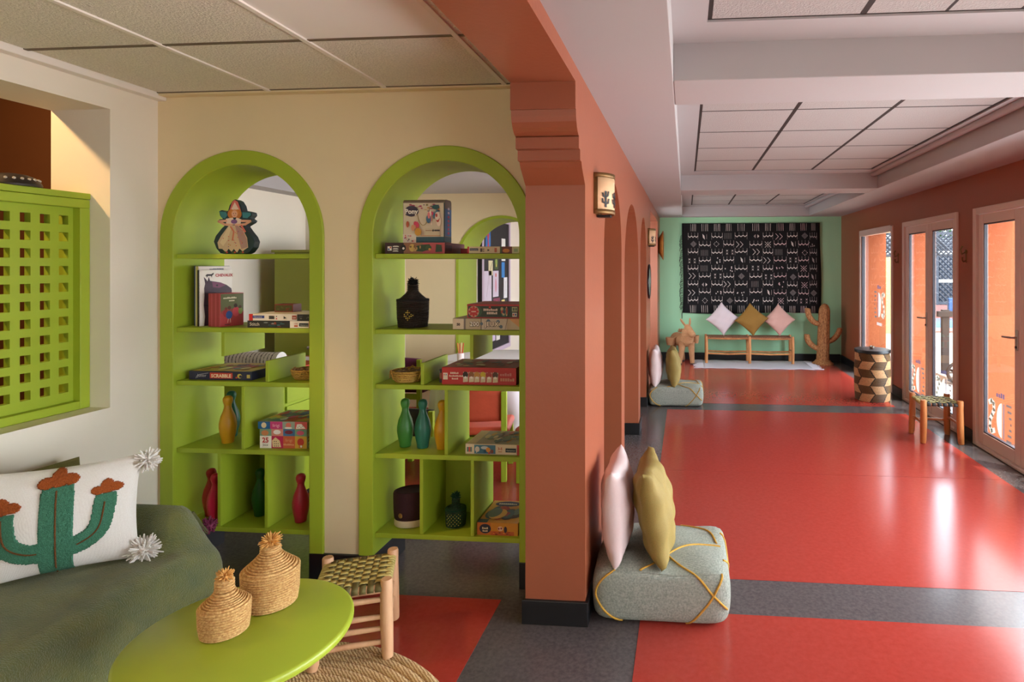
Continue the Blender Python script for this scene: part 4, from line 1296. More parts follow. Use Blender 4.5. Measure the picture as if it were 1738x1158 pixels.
# ---------------- right arch, fourth shelf ------------------------
zb = TOP[3] + .0005
game_box('jigsaw_box', 'cream jigsaw box with elephant picture on the fourth shelf', -1.11, -.828, 2.895, .24, zb, .052, (214, 198, 166),
         [('r', .008, .012, .034, .036, (90, 120, 110)), ('r', .017, .012, .025, .036, (200, 80, 60)), ('r', .046, .004, .156, .048, (70, 120, 140)), ('e', .062, .026, .012, .014, (206, 196, 180)), ('r', .056, .008, .06, .02, (206, 196, 180)), ('e', .1, .034, .02, .008, (190, 200, 200)), ('e', .118, .024, .012, .012, (214, 140, 50)), ('e', .102, .016, .008, .008, (40, 90, 120)), ('e', .138, .016, .008, .01, (120, 70, 60)), ('e', .124, .008, .006, .005, (190, 70, 50)), ('t', '3-5', .18, .025, .018, (186, 80, 50), 'CENTER', .0005), ('r', .17, .014, .19, .018, (186, 130, 90)), ('r', .208, .014, .262, .034, (24, 44, 56)), ('t', 'Clementoni', .212, .02, .0095, WHT), ('r', .266, 0, .282, .052, (170, 36, 40))],
         [('r', .004, .004, .278, .236, (170, 160, 140)), ('r', .004, .004, .05, .236, (206, 180, 140))] + patches(.05, .01, .27, .23, 30, [(120, 130, 110), (200, 120, 100), (214, 196, 150), (90, 110, 110), (206, 160, 90)], 51, .1, .2))

# ---------------- right arch, bottom shelf ------------------------
zb = TOP[4] + .0005
mat('cap_burgundy', (52, 12, 22), .85, var=.2, vscale=40, bump=.3, bscale=200)
mat('cap_cream', (214, 196, 164), .8, var=.1, vscale=20)
t = thing('felt_cap', 'burgundy felt cap with cream turn-up in the bottom compartment', 'cap', (-1.435, 2.99, zb), math.radians(18))
MB().lathe([(.078, .002), (.082, .008), (.082, .026), (.078, .038), (.074, .04)], 36, sx=1.08, sy=.82).build('turn_up', 'cap_cream', t, smooth=True, local=True)
MB().lathe([(.077, .034), (.082, .045), (.085, .09), (.086, .168), (.082, .178), (.075, .181), (.071, .174), (.045, .170), (.001, .169)], 36, sx=1.08, sy=.82).build('crown', 'cap_burgundy', t, smooth=True, local=True)
mat('gold_thread', (150, 110, 48), .5, var=.2, vscale=60)
m_ = Matrix.Translation((-.048, -.065, .07)) @ Matrix.Rotation(math.radians(-36), 4, 'Z') @ Matrix.Rotation(pi / 2, 4, 'X')
MB().lathe([(.001, .003), (.010, .003), (.0125, .0015), (.013, 0)], 20, m=m_).build('round_badge', 'gold_thread', t, smooth=True, local=True)
mat('jar_green', (40, 74, 40), .8, var=.7, vscale=90, dark=(20, 40, 26), bump=.6, bscale=160)
mat('green_yarn', (16, 66, 42), .9, var=.3, vscale=40)
t = straw_jar('small green jar with gold dots and dark green tuft', (-1.198, 2.99, zb), .050, .088, .02, .034, .0078, .018, 22, body='jar_green', tuft_m='green_yarn', band='green_yarn', tr=.026, group='lidded jars on the lime shelves', tn=70)
dots(t, .052, .045, [(i, j) for i in range(-4, 5) for j in range(-3, 4) if (i + j) % 2 == 0], 'gold_bead', .009, .0095, .0026)
game_box('orange_game', 'orange game box with crumpled corner on the bottom shelf', -1.048, -.838, 2.892, .275, zb, .062, (206, 140, 40),
         [('r', 0, 0, .21, .062, (206, 140, 44)), ('r', 0, 0, .07, .062, (196, 110, 44)), ('r', .07, 0, .19, .02, (190, 96, 50)), ('e', .042, .032, .03, .024, (40, 48, 66)), ('w', 4, .042, .030, .014, (226, 214, 180), 'CENTER', .0006), ('w', 4, .042, .017, .012, (226, 214, 180), 'CENTER', .0006), ('e', .12, .034, .014, .012, (226, 200, 170)), ('e', .146, .03, .008, .016, (60, 50, 60)), ('e', .112, .034, .005, .005, (140, 60, 60)), ('e', .125, .036, .005, .005, (140, 60, 60))] + patches(.075, .002, .18, .02, 9, [(170, 60, 40), (226, 160, 60), (120, 60, 40)], 61, .1, .2),
         [('r', .0, .0, .21, .275, (206, 150, 60)), ('r', .0, .0, .05, .04, (50, 80, 80)), ('e', .09, .232, .07, .034, (40, 48, 66)), ('w', 9, .09, .225, .02, (226, 214, 180), 'CENTER', .0006)] + patches(.01, .03, .2, .2, 20, [(190, 84, 50), (226, 170, 80), (60, 90, 100), (100, 120, 110), (180, 70, 60), (70, 60, 54)], 62, .2, .5),
         [('r', 0, 0, .275, .062, (150, 96, 30))])
# ================================================================ corridor
# ---- poufs with yellow yarn --------------------------------------
def pouf_mat():
    m = weave('pouf_cloth', (206, 210, 196), (146, 154, 140), 130, bump=.9, vscale=60)
    nt = m.node_tree
    n = [x for x in nt.nodes if x.type == 'TEX_NOISE'][0]
    n.inputs['Scale'].default_value = 130
    return m
pouf_mat()
mat('yarn_mustard', (206, 158, 62), .9, var=.2, vscale=60, bump=.5, bscale=200)
PK = 9.0
def pouf(label, loc, dx, dy, dz):
    t = thing('floor_pouf', label, 'pouf', loc, group='grey woven floor poufs')
    mb = MB()
    bmesh.ops.create_cube(mb.bm, size=2)
    bmesh.ops.subdivide_edges(mb.bm, edges=mb.bm.edges, cuts=15, use_grid_fill=True)
    def shape(p):
        p = Vector(p)
        n = (abs(p.x) ** PK + abs(p.y) ** PK + abs(p.z) ** PK) ** (1 / PK)
        q = p / n
        bulge = 1 + .05 * (1 - q.z * q.z)
        wob = .006 * math.sin(q.x * 5 + q.y * 3) + .005 * math.sin(q.y * 7 + q.z * 4)
        return Vector((q.x * dx / 2 * bulge, q.y * dy / 2 * bulge, q.z * dz / 2 + dz / 2 + wob * (q.z > 0)))
    for v in mb.bm.verts:
        v.co = shape(v.co)
    mb.build('cover', 'pouf_cloth', t, smooth=True, local=True, angle=80)
    def line(pts, nm, material, r):
        sp = smooth_line(pts, 6)
        c = Vector((0, 0, dz / 2))
        out = []
        for p in sp:
            s = shape(p)
            out.append(s + (s - c).normalized() * r * .35)
        MB().tube(out, r, 6).build(nm, material, t, smooth=True, local=True)
    for pts in ([(-.30, -1, .99), (-.30, -.98, 1), (.1, -.4, 1), (.5, .0, 1), (.98, .12, 1)],
                [(-.05, -.2, 1), (.2, -.6, 1), (.5, -.99, 1), (.72, -1, .25), (1, -.98, -.35)],
                [(.98, -1, .95), (.72, -1, .1), (.4, -1, -.98)],
                [(-.72, -1, .98), (-.98, -1, .2), (-.85, -1, -.4), (-.6, -1, -.98)],
                [(.3, .98, 1), (.75, .6, 1), (.9, .2, 1)],
                [(1, -.5, .98), (1, .1, 0), (1, .6, -.98)], [(1, .6, .98), (1, .1, 0), (1, -.5, -.98)]):
        line(pts, 'yarn_line', 'yarn_mustard', .0048)
    line([(-.93, -.99, .9), (0, -.99, .9), (.93, -.99, .9)], 'seam', 'pouf_cloth', .003)
    return t
pouf('grey woven pouf with mustard lines standing against the corbelled pillar', (-.112, 2.87, .0013), .60, .52, .242)
pouf('grey woven pouf with mustard cross farther down the arcade near the donkey', (-.115, 6.90, .0013), .60, .50, .225)

# ---- cushions -----------------------------------------------------
weave('pink_satin', (222, 202, 200), (214, 192, 190), 200, rough=.5, bump=.15)
weave('olive_velvet', (146, 124, 58), (124, 104, 44), 220, rough=.7, bump=.2)
weave('mustard_cloth', (150, 112, 44), (136, 98, 36), 220, rough=.8, bump=.2)
def cushion(name, label, m, w, h, tk, loc, rz, rx=0, ry=0, group='plain cushions in the corridor', seed=0, wr=.003):
    t = thing(name, label, 'cushion', loc, rz, group, rx, ry)
    pillow(w, h, tk, 30, seed=seed, wr=wr, pw=.37, pinch=.07).build('cover', m, t, smooth=True, local=True, angle=70)
    MB().tube([(w / 2 * .93, 0, h * .2), (w / 2 * .905, 0, h * .5), (w / 2 * .93, 0, h * .8)], .0012, 6).build('zip_seam', m, t, smooth=True, local=True)
    return t
cushion('pink_cushion', 'pale pink cushion on the pouf leaning on the corbelled pillar', 'pink_satin', .43, .435, .155, (-.318, 2.835, .232), pi / 2, rx=-.04, seed=1)
cushion('olive_cushion', 'olive velvet cushion on the pouf beside the corbelled pillar', 'olive_velvet', .43, .44, .17, (-.105, 2.835, .232), pi / 2, rx=-.2, seed=2, wr=.006)
cushion('pink_cushion', 'pale pink cushion on the farther pouf by the arcade', 'pink_satin', .43, .435, .165, (-.345, 6.87, .214), pi / 2, rx=-.03, seed=3)
cushion('olive_cushion', 'olive velvet cushion on the farther pouf by the arcade', 'olive_velvet', .43, .43, .17, (-.125, 6.87, .214), pi / 2, rx=-.09, seed=4, wr=.005)

# ---- bench, its cushions, mat ------------------------------------
mat('rope_brown', (170, 118, 84), .85, var=.5, vscale=40, dark=(110, 66, 44), bump=.6, bscale=120)
t = thing('wooden_bench', 'long low peeled wood bench with woven seat under the tapestry', 'bench', (1.02, 9.78, .0))
for x in (.335, 1.03, 1.715):
    for y in (9.65, 9.92):
        xx = x if y < 9.8 or x != 1.03 else x - .01
        MB().tube([(xx, y, .006), (xx + .004, y, .2), (xx, y, .43), (xx, y, .446)], [.024, .024, .023, .016], 10).build('leg', 'orange_wood', t, smooth=True)
for x0, x1 in ((.335, 1.03), (1.03, 1.715)):
    for y in (9.65, 9.92):
        MB().tube([(x0, y, .165), ((x0 + x1) / 2, y, .155), (x1, y, .165)], .014, 8).build('rung', 'orange_wood', t, smooth=True)
    for y in (9.65, 9.92):
        MB().tube([(x0, y, .415), ((x0 + x1) / 2, y, .405), (x1, y, .415)], .018, 8).build('seat_rail', 'orange_wood', t, smooth=True)
    n = 22
    for i in range(n):
        xa = x0 + .02 + (x1 - x0 - .04) * i / n
        MB().box(xa + .002, xa + (x1 - x0 - .04) / n - .002, 9.628, 9.942, .416, .434).build('seat_cord', 'rope_brown', t)
for x in (.335, 1.03, 1.715):
    MB().tube([(x, 9.65, .2), (x, 9.92, .2)], .013, 8).build('rung', 'orange_wood', t, smooth=True)
def diamond(label, m, x, tilt, seed, s=.395, yy=9.79):
    # square cushion balanced on one corner, leaning on the wall
    t = thing('bench_cushion', label, 'cushion', (x, yy, .440), 0, 'cushions on the wooden bench', rx=-.22)
    mb = pillow(s, s, .13, 26, seed=seed, wr=.002, pw=.45, pinch=.09)
    mb.bm.transform(Matrix.Translation((0, 0, s * .70)) @ Matrix.Rotation(pi / 4 + tilt, 4, 'Y') @ Matrix.Translation((0, 0, -s / 2)))
    mb.build('cover', m, t, smooth=True, local=True, angle=70)
    return t
weave('lilac_cloth', (216, 200, 204), (206, 190, 194), 200, bump=.15)
weave('rose_cloth', (216, 172, 160), (206, 160, 148), 200, bump=.15)
diamond('pale lilac-pink cushion on its corner next to the donkey', 'lilac_cloth', .607, -.06, 1)
diamond('mustard brown cushion on its corner between two pink ones', 'mustard_cloth', 1.075, -.08, 2, .39, 9.73)
diamond('rose pink cushion on its corner nearest the rattan cactus', 'rose_cloth', 1.525, -.02, 3, .38)
weave('mat_white', (214, 208, 212), (196, 190, 196), 90, bump=.6)
t = thing('floor_mat', 'narrow white fringed mat under the wooden bench', 'rug', (1.1, 9.5, .0013))
MB().grid(lambda u, v: (.27 + 1.68 * u, 9.16 + .78 * v + .015 * math.sin(u * 9), .0095 + .0025 * math.sin(u * 30 + v * 4)), 40, 12).build('mat_body', 'mat_white', t, smooth=True)
for ob in t.children:
    md = ob.modifiers.new('thick', 'SOLIDIFY')
    md.thickness = .006
mb = MB()
rng = random.Random(9)
for e, x in ((-1, .27), (1, 1.95)):
    for i in range(40):
        y = 9.17 + .76 * i / 39
        a = rng.uniform(-.4, .4)
        L_ = rng.uniform(.09, .16)
        mb.tube([(x - e * .01, y, .010), (x + e * L_ * .5, y + a * .02, .010), (x + e * L_, y + a * .06, .006)], .004, 5)
o = mb.build('fringe', 'mat_white', t, smooth=True)
o['kind'] = 'stuff'

# ---- tapestry ------------------------------------------------------
weave('tapestry_black', (16, 14, 17), (9, 8, 10), 160, rough=.95, bump=.4)
TX0, TX1, TZ0, TZ1, TY = -.055, 2.235, .79, 2.305, 10.035
t = thing('wall_tapestry', 'large black tapestry with white zigzag patterns on the mint wall', 'tapestry', ((TX0 + TX1) / 2, TY, TZ0))
def tap_y(x, z):
    return TY - .006 * math.sin(x * 7) * (1 - (z - TZ0) / 1.6) - .003 * math.sin(z * 9 + x * 3)
def tap_pt(u, v):
    x, z = TX0 + (TX1 - TX0) * u, TZ0 + (TZ1 - TZ0) * v
    x += .012 * math.sin(v * 5) * (1 if u in (0, 1) else 0)
    z += (-.015 * math.sin(u * 6) if v == 0 else 0)
    return (x, tap_y(x, z), z)
o = MB().grid(tap_pt, 48, 32).build('cloth', 'tapestry_black', t, smooth=True)
md = o.modifiers.new('thick', 'SOLIDIFY')
md.thickness = .008
md.offset = 0
rng = random.Random(17)
WL = (206, 196, 190)
WP = (206, 176, 176)
GR = (146, 138, 136)
sh = []
cb = [.085, .27, .48, .68, .87, 1.115, 1.335, 1.515, 1.735, 1.915, 2.10, 2.235]
nrow = 9
rz0, rz1 = .145, 1.36
for c in range(11):
    x0, x1 = cb[c] + .01, cb[c + 1] - .01
    x1 = min(x1, x0 + .2)
    wd = x1 - x0
    col = WL if c not in (7, 9) else WP
    if c == 10:
        col = GR
        x1 = x0 + .11
        wd = .11
    for zz0, zz1 in ((TZ1 - TZ0 - .13, TZ1 - TZ0 - .012), (.008, .125)):
        n = 4
        for i in range(n):
            xx = x0 + wd * (.25 + .5 * i / (n - 1))
            sh.append(('l', [(xx, zz0), (xx + rng.uniform(-.006, .006), zz1)], .007, col if rng.random() < .8 else GR))
    for r in range(nrow):
        rh = (rz1 - rz0) / nrow
        z0 = rz0 + r * rh + rng.uniform(-.008, .008)
        if (c + r) % 2 == 0:
            n = 6
            zz = []
            up = rng.uniform(-.01, .01)
            for i in range(n + 1):
                zz.append((x0 + wd * i / n, z0 + rh * (.40 if i % 2 else .58) + up * i / n))
            sh.append(('l', zz, .012, col))
            for i in (0, 2, 4, 6):
                xx = x0 + wd * i / n
                sh.append(('l', [(xx, z0 + rh * .62), (xx, z0 + rh * (1.0 if i not in (0, 6) else .95))], .0042, GR if i not in (0, 6) else col))
            for i in (0, 6):
                xx = x0 + wd * i / n
                sh.append(('l', [(xx, z0 + rh * .12), (xx, z0 + rh * .6)], .0042, GR))
        else:
            k = rng.randint(0, 8)
            cx, cz, s = (x0 + x1) / 2 + rng.uniform(-.02, .02), z0 + rh * .5, rh * .36
            if k == 0:
                for d in (1, -1):
                    sh.append(('l', [(cx - s, cz - s * d), (cx + s, cz + s * d)], .007, col))
                for dx, dz in ((-1, 0), (1, 0), (0, 1), (0, -1)):
                    sh.append(('e', cx + dx * s * .8, cz + dz * s * .8, .007, .007, col))
            elif k == 1:
                for i in range(5):
                    sh.append(('e', cx + rng.uniform(-.06, .06), cz + rng.uniform(-s, s), .009, .011, col))
            elif k == 2:
                for q_ in (1, .66, .33):
                    sh.append(('l', [(cx - s * q_, cz), (cx, cz + s * q_), (cx + s * q_, cz), (cx, cz - s * q_), (cx - s * q_, cz)], .0045, GR))
            elif k == 3:
                for dx in (-.045, .02):
                    sh.append(('l', [(cx + dx - .02, cz + s), (cx + dx + .025, cz), (cx + dx - .02, cz - s)], .0075, col))
            elif k == 4:
                for i in range(6):
                    sh.append(('l', [(cx - .06 + .022 * i, cz - s), (cx - .06 + .022 * i, cz + s)], .0035, GR))
            elif k == 5:
                sh.append(('p', [(cx - .045, cz), (cx - .01, cz + s * .7), (cx - .01, cz - s * .7)], GR))
                sh.append(('p', [(cx + .05, cz), (cx + .02, cz + s * .6), (cx + .02, cz - s * .6)], col))
            elif k == 6:
                for dx in (-.045, .045):
                    for dz in (-.5, .5):
                        for d in (1, -1):
                            sh.append(('l', [(cx + dx - .013, cz + dz * s - .013 * d), (cx + dx + .013, cz + dz * s + .013 * d)], .0055, col))
            elif k == 7:
                sh.append(('p', [(cx - .02, cz + s), (cx + .012, cz + s * .3), (cx + .02, cz - s), (cx - .012, cz - s * .3)], col))
                sh.append(('l', [(cx + .05, cz - s * .8), (cx + .05, cz + s * .8)], .006, GR))
            else:
                for dx, dz in ((0, 1), (1, 0), (0, -1), (-1, 0), (.6, .6), (-.6, .6), (.6, -.6), (-.6, -.6)):
                    sh.append(('r', cx + dx * s * .8 - .006, cz + dz * s * .8 - .007, cx + dx * s * .8 + .006, cz + dz * s * .8 + .007, col if abs(dx * dz) < .1 else GR))
loc = XF[t].inverted()
art(t, 'woven_pattern', loc, sh, fn=lambda x, y, w: (TX0 + x, tap_y(TX0 + x, TZ0 + y) - .0052 - w * .3, TZ0 + y))
mb = MB()
for i in range(46):
    z = 2.12 - 1.25 * i / 45 + rng.uniform(-.01, .01)
    L_ = rng.uniform(.03, .07)
    mb.tube([(TX0 + .004, TY, z), (TX0 - L_ * .6, TY - .006, z - .012), (TX0 - L_ * .8, TY - .004, z - L_)], .0035, 5)
mb.tube([(TX0 + .01, TY, .85), (TX0 - .012, TY - .004, .76), (TX0 - .01, TY - .004, .69)], .005, 5)
o = mb.build('fringe', 'tapestry_black', t, smooth=True)
o['kind'] = 'stuff'

def rope_tube(pts, radii, pitch=.016, amp=.1, seg=16, n=None):
    """tube whose surface swells like wrapped rope"""
    sp = [Vector(p) for p in pts]
    L = [0]
    for a, b in zip(sp, sp[1:]):
        L.append(L[-1] + (b - a).length)
    N = max(8, int(L[-1] / pitch * 4))
    out, rr = [], []
    for k in range(N + 1):
        d = L[-1] * k / N
        i = max(j for j in range(len(L)) if L[j] <= d + 1e-9)
        i = min(i, len(sp) - 2)
        q_ = (d - L[i]) / max(1e-9, L[i + 1] - L[i])
        out.append(sp[i].lerp(sp[i + 1], q_))
        r = radii[i] + (radii[i + 1] - radii[i]) * q_
        rr.append(r * (1 + amp * (abs(math.sin(pi * d / pitch)) ** .6 - .6)))
    return MB().tube(out, rr, seg)

# ---- rattan cactus --------------------------------------------------
mat('rattan', (200, 146, 92), .75, var=.8, vscale=60, dark=(128, 78, 42), bump=.8, bscale=70, stretch=(1, 1, .5), detail=3)
t = thing('rattan_cactus', 'tall woven rattan cactus figure with three arms in the corner', 'cactus figure', (2.205, 9.74, .0))
mb = MB()
prof = [(.165, 0), (.16, .02), (.145, .045), (.112, .07)]
MB().lathe([(.165, 0.0005), (.168, .018), (.155, .028), (.13, .045), (.112, .07)], 40, c=(2.205, 9.74, 0)).build('base', 'rattan', t, smooth=True)
def trunk(u, v):
    a = 2 * pi * u
    z = .06 + .92 * v
    r = .098 * (1 - .12 * v)
    if v > .84:
        q_ = (v - .84) / .16
        r *= math.sqrt(max(0.0004, 1 - q_ * q_))
    r *= 1 + .05 * math.cos(a * 9)
    return (2.205 + .03 * v + r * math.cos(a), 9.74 + r * math.sin(a), z)
MB().grid(trunk, 72, 60, wrap=True).build('trunk', 'rattan', t, smooth=True, angle=70)
for pts in ([(2.17, .645), (2.06, .68), (1.985, .775), (1.962, .875), (1.962, .905)], [(2.15, .235), (2.05, .29), (1.972, .37), (1.952, .455), (1.952, .485)], [(2.27, .36), (2.36, .40), (2.43, .475), (2.465, .555), (2.468, .59)]):
    sp = smooth_line([(x, 9.74 - .02, z) for x, z in pts], 6)
    n = len(sp)
    MB().tube(sp, [.038 + .008 * math.sin(pi * i / n) if i < n - 3 else .038 * (1, .85, .5)[i - n + 3] for i in range(n)], 12).build('arm', 'rattan', t, smooth=True)

# ---- rattan donkey --------------------------------------------------
stripes('rattan_wrap', (206, 156, 112), (156, 104, 66), 'Z', 30, rough=.75, bump=.8, soft=.2, distort=3)
t = thing('rattan_donkey', 'woven straw donkey figure carrying two baskets at the mint wall', 'donkey figure', (-.06, 9.66, 0))
DY = 9.57
body = smooth_line([(.03, DY - .06, .40), (.02, DY, .385), (-.06, DY + .13, .37), (-.15, DY + .27, .375), (-.19, DY + .34, .38)], 5)
n = len(body)
rope_tube(body, [.105 * math.sqrt(max(.1, 1 - abs(2 * i / (n - 1) - 1) ** 5)) for i in range(n)], .022).build('trunk', 'rattan_wrap', t, smooth=True)
for (x, y, xt) in ((-.095, DY - .02, -.05), (.105, DY - .02, .085), (-.22, DY + .28, -.2), (-.05, DY + .30, -.09)):
    rope_tube([(x, y, .001), (x * .99, y, .05), ((x + xt) / 2, y, .18), (xt, y + .01, .35)], [.032, .036, .044, .058], .018).build('leg', 'rattan_wrap', t, smooth=True)
    MB().tube([(x, y, .0005), (x, y, .018)], .035, 12).build('hoof', 'dark_leather', t, smooth=True)
rope_tube(smooth_line([(.02, DY - .03, .38), (.025, DY - .07, .47), (.022, DY - .09, .55), (.02, DY - .09, .585)], 4), [.105] * 3 + [.098] * 3 + [.088] * 3 + [.078] * 3 + [.06], .022).build('neck', 'rattan_wrap', t, smooth=True)
MB().tube(smooth_line([(.0, DY - .07, .625), (.05, DY - .13, .575), (.10, DY - .19, .51), (.125, DY - .22, .475)], 4), [.03, .045, .052, .055, .054, .052, .05, .05, .049, .049, .048, .04, .024], 14).build('head', 'rattan_wrap', t, smooth=True)
for pts in ([(-.005, DY - .07, .62), (-.05, DY - .08, .68), (-.088, DY - .09, .735)], [(.055, DY - .07, .62), (.066, DY - .08, .68), (.066, DY - .09, .75)]):
    MB().tube(smooth_line(pts, 3), [.018, .023, .026, .026, .024, .021, .012], 10, flat=.7).build('ear', 'rattan_wrap', t, smooth=True)
spikes((-.085, DY - .02, .53), .05, 40, .006, 'rattan_wrap', 'mane', t, lo=-.4, seed=31)
for (x, y, z, r_, nm) in ((-.245, DY + .10, .29, .085, 'pannier'), (.155, DY + .06, .33, .062, 'pannier')):
    MB().lathe([(r_ * .75, 0), (r_ * .95, .06), (r_, .12), (r_ * .96, .125), (r_ * .85, .06), (.001, .02)], 24, c=(x, y, z)).build(nm, 'rattan_wrap', t, smooth=True)
MB().tube([(-.18, DY + .1, .41), (-.06, DY + .1, .485), (.1, DY + .07, .44)], .012, 8).build('pack_strap', 'rattan_wrap', t, smooth=True)
MB().tube([(-.2, DY + .36, .42), (-.235, DY + .42, .33)], [.016, .01], 8).build('tail', 'rattan_wrap', t, smooth=True)

# ---- hamper -----------------------------------------------------------
HX, HY, HR, HH = 2.215, 7.235, .2, .565
t = thing('lidded_hamper', 'tall zigzag woven hamper with black lid beside the window', 'basket', (HX, HY, .0013))
NA, NR = 160, 96
mb = MB()
vs = []
for j in range(NR + 1):
    v = j / NR
    row = []
    for i in range(NA):
        a = 2 * pi * i / NA
        r = HR * (.97 + .05 * math.sin(pi * v)) + .0022 * math.sin(j * pi)
        r += .0028 * (1 if j % 2 else -1)
        row.append(mb.bm.verts.new((r * math.cos(a), r * math.sin(a), .0005 + HH * v)))
    vs.append(row)
lay = mb.bm.loops.layers.float_color.new('ink')
TAN, BRN, BLKC = lin((214, 170, 122)), lin((112, 82, 50)), lin((26, 20, 18))
NC = 8
rng = random.Random(3)
for j in range(NR):
    for i in range(NA):
        f = mb.bm.faces.new((vs[j][i], vs[j][(i + 1) % NA], vs[j + 1][(i + 1) % NA], vs[j + 1][i]))
        v = (j + .5) / NR
        band = v * 6
        zig = abs((band * .5) % 1 * 2 - 1) * .38
        cpos = (i + .5) / NA * NC + zig + .2
        k = int(math.floor(cpos))
        fr_ = cpos - k
        b_ = int(band + (0 if k % 2 else 0))
        c = TAN if (b_ + k) % 2 else BRN
        if fr_ < .075:
            c = BLKC
        m_ = rng.uniform(.82, 1.1)
        for l in f.loops:
            l[lay] = (c[0] * m_, c[1] * m_, c[2] * m_, 1)
mb.build('woven_body', 'ink', t, local=True, smooth=True, angle=80)
MB().lathe([(HR * .985, HH - .004), (HR * 1.02, HH), (HR * 1.02, HH + .028), (HR * 1.0, HH + .034), (HR * .6, HH + .038), (.001, HH + .04)], 48).build('lid', 'black_base', t, smooth=True, local=True)
mb = MB()
for k in range(9):
    a = k * .7
    mb = MB().ball((.022 * math.cos(a) * (k > 0), .022 * math.sin(a) * (k > 0), HH + .05 + .008 * (k % 3)), .013, 8, 6, (1, .7, .8))
    mb.build('shell', 'bead_white' if k % 2 else 'rope_brown', t, smooth=True, local=True)

# ---- stool by the glass door ------------------------------------------
mat('honey_wood', (206, 132, 72), .38, var=.3, vscale=9, stretch=(1, 1, .25), dark=(168, 96, 48), bump=.12, bscale=30)
R6 = [('x', 1, .36, .0125), ('y', -1, .44, .0125), ('y', 1, .44, .0125)]
stool('plaited_stool', 'honey brown stool with dark plaited seat standing in the sun by the glass door', (2.292, 5.64, .0013), math.radians(-3), .31, .385, 'honey_wood', .027, R6, 9, dark='seat_black')

# ---- wall sconces -----------------------------------------------------
mat('lamp_skin', (226, 186, 142), .6, var=.12, vscale=8, trans=0)
def sconce(label, loc):
    t = thing('wall_sconce', label, 'wall lamp', loc, group='cactus wall lamps on the arcade')
    ry, rx, H_ = .108, .088, .2
    def ring(r0, z0, z1, s=1.0, nm='shade', m='lamp_skin', a0=-pi / 2, a1=pi / 2):
        o = MB().grid(lambda u, v: (rx * s * math.cos(a0 + (a1 - a0) * u), ry * s * math.sin(a0 + (a1 - a0) * u), z0 + (z1 - z0) * v), 24, 2).build(nm, m, t, smooth=True, local=True, angle=60)
        md = o.modifiers.new('thick', 'SOLIDIFY')
        md.thickness = .003
        return o
    MB().box(.0005, .006, -ry - .003, ry + .003, 0, H_).build('back_plate', 'brass', t, local=True)
    ring(1, .012, H_ - .012)
    ring(1, 0, .022, 1.03, 'rim_band', 'brass')
    ring(1, H_ - .022, H_, 1.03, 'rim_band', 'brass')
    ring(1, .01, H_ - .01, 1.025, 'side_band', 'brass', -pi / 2, -pi / 2 + .22)
    ring(1, .01, H_ - .01, 1.025, 'side_band', 'brass', pi / 2 - .22, pi / 2)
    MB().box(.006, rx * .8, -.03, .03, -.012, .0).build('lower_bracket', 'black_base', t, local=True)
    S = []
    for cx in (-.088, -.018, .052):
        K = (22, 18, 16)
        S += [('l', [(cx, .035), (cx, .105)], .0115, K), ('e', cx, .105, .006, .007, K), ('l', [(cx, .052), (cx - .016, .056), (cx - .019, .072)], .0085, K), ('l', [(cx, .05), (cx + .016, .054), (cx + .019, .072)], .0085, K), ('l', [(cx, .08), (cx - .014, .086), (cx - .017, .1)], .0085, K), ('l', [(cx, .083), (cx + .014, .09), (cx + .017, .108)], .0085, K)]
    def fn(x, y, w):
        a = x / .098
        return ((rx + .002 + w) * math.cos(a), (ry + .002 + w) * math.sin(a), y)
    art(t, 'cactus_cutout', Matrix.Identity(4), S, fn=fn)
    return t
sconce('brass edged wall lamp with cactus cut-outs nearest the corbelled pillar', (-.4445, 2.935, 1.85))
sconce('brass edged wall lamp with cactus cut-outs before the last opening', (-.4445, 7.0, 1.83))

# ---- round things on the arcade ----------------------------------------
mat('dish_wood', (186, 122, 56), .5, var=.4, vscale=14, dark=(150, 90, 36))
m_ = Matrix.Translation((-.4445, 9.62, 1.92)) @ Matrix.Rotation(pi / 2, 4, 'Y')
t = thing('wooden_dish', 'shallow orange wooden dish hung at the far end of the arcade', 'dish', (-.4445, 9.62, 1.92))
MB().lathe([(.001, .002), (.12, .002), (.17, .03), (.235, .072), (.24, .08), (.23, .08), (.165, .045), (.11, .02), (.001, .018)], 40, m=m_).build('dish_body', 'dish_wood', t, smooth=True)
mat('plate_glaze', (150, 170, 150), .3, var=.2, vscale=10)
m_ = Matrix.Translation((-.4445, 6.98, 1.405)) @ Matrix.Rotation(pi / 2, 4, 'Y')
t = thing('round_mirror', 'round black rimmed mirror on the arcade before the last opening', 'mirror', (-.4445, 6.98, 1.405))
MB().lathe([(.001, .001), (.2, .001), (.205, .012), (.2, .022), (.185, .024), (.18, .016)], 48, m=m_, caps=False).build('rim', 'black_base', t, smooth=True)
MB().lathe([(.001, .016), (.182, .016), (.182, .014), (.001, .014)], 48, m=m_, caps=False).build('mirror_glass', 'plate_glaze', t, smooth=True)
# brass hooks between the doors
for y, lab in ((7.42, 'brass wall hook between the window and the double door'), (5.675, 'brass wall hook between the double door and the single leaf')):
    t = thing('wall_hook', lab, 'hook', (2.58, y, 1.6), group='brass hooks on the window wall')
    MB().lathe([(.001, 0), (.022, 0), (.024, .004), (.016, .009), (.001, .010)], 20, m=Matrix.Translation((2.5795, y, 1.72)) @ Matrix.Rotation(-pi / 2, 4, 'Y')).build('rosette', 'brass', t, smooth=True)
    MB().tube([(2.575, y, 1.72), (2.54, y, 1.70), (2.53, y, 1.745), (2.545, y, 1.775)], [.007, .008, .007, .010], 8).build('hook_arm', 'brass', t, smooth=True)
    MB().tube([(2.578, y, 1.64), (2.55, y - .01, 1.63), (2.53, y - .03, 1.65), (2.528, y - .04, 1.668)], [.006, .006, .006, .008], 8).build('hook_arm', 'brass', t, smooth=True)
    MB().box(2.574, 2.5798, y - .007, y + .007, 1.62, 1.72).build('back_plate', 'brass', t, bevel=.002)
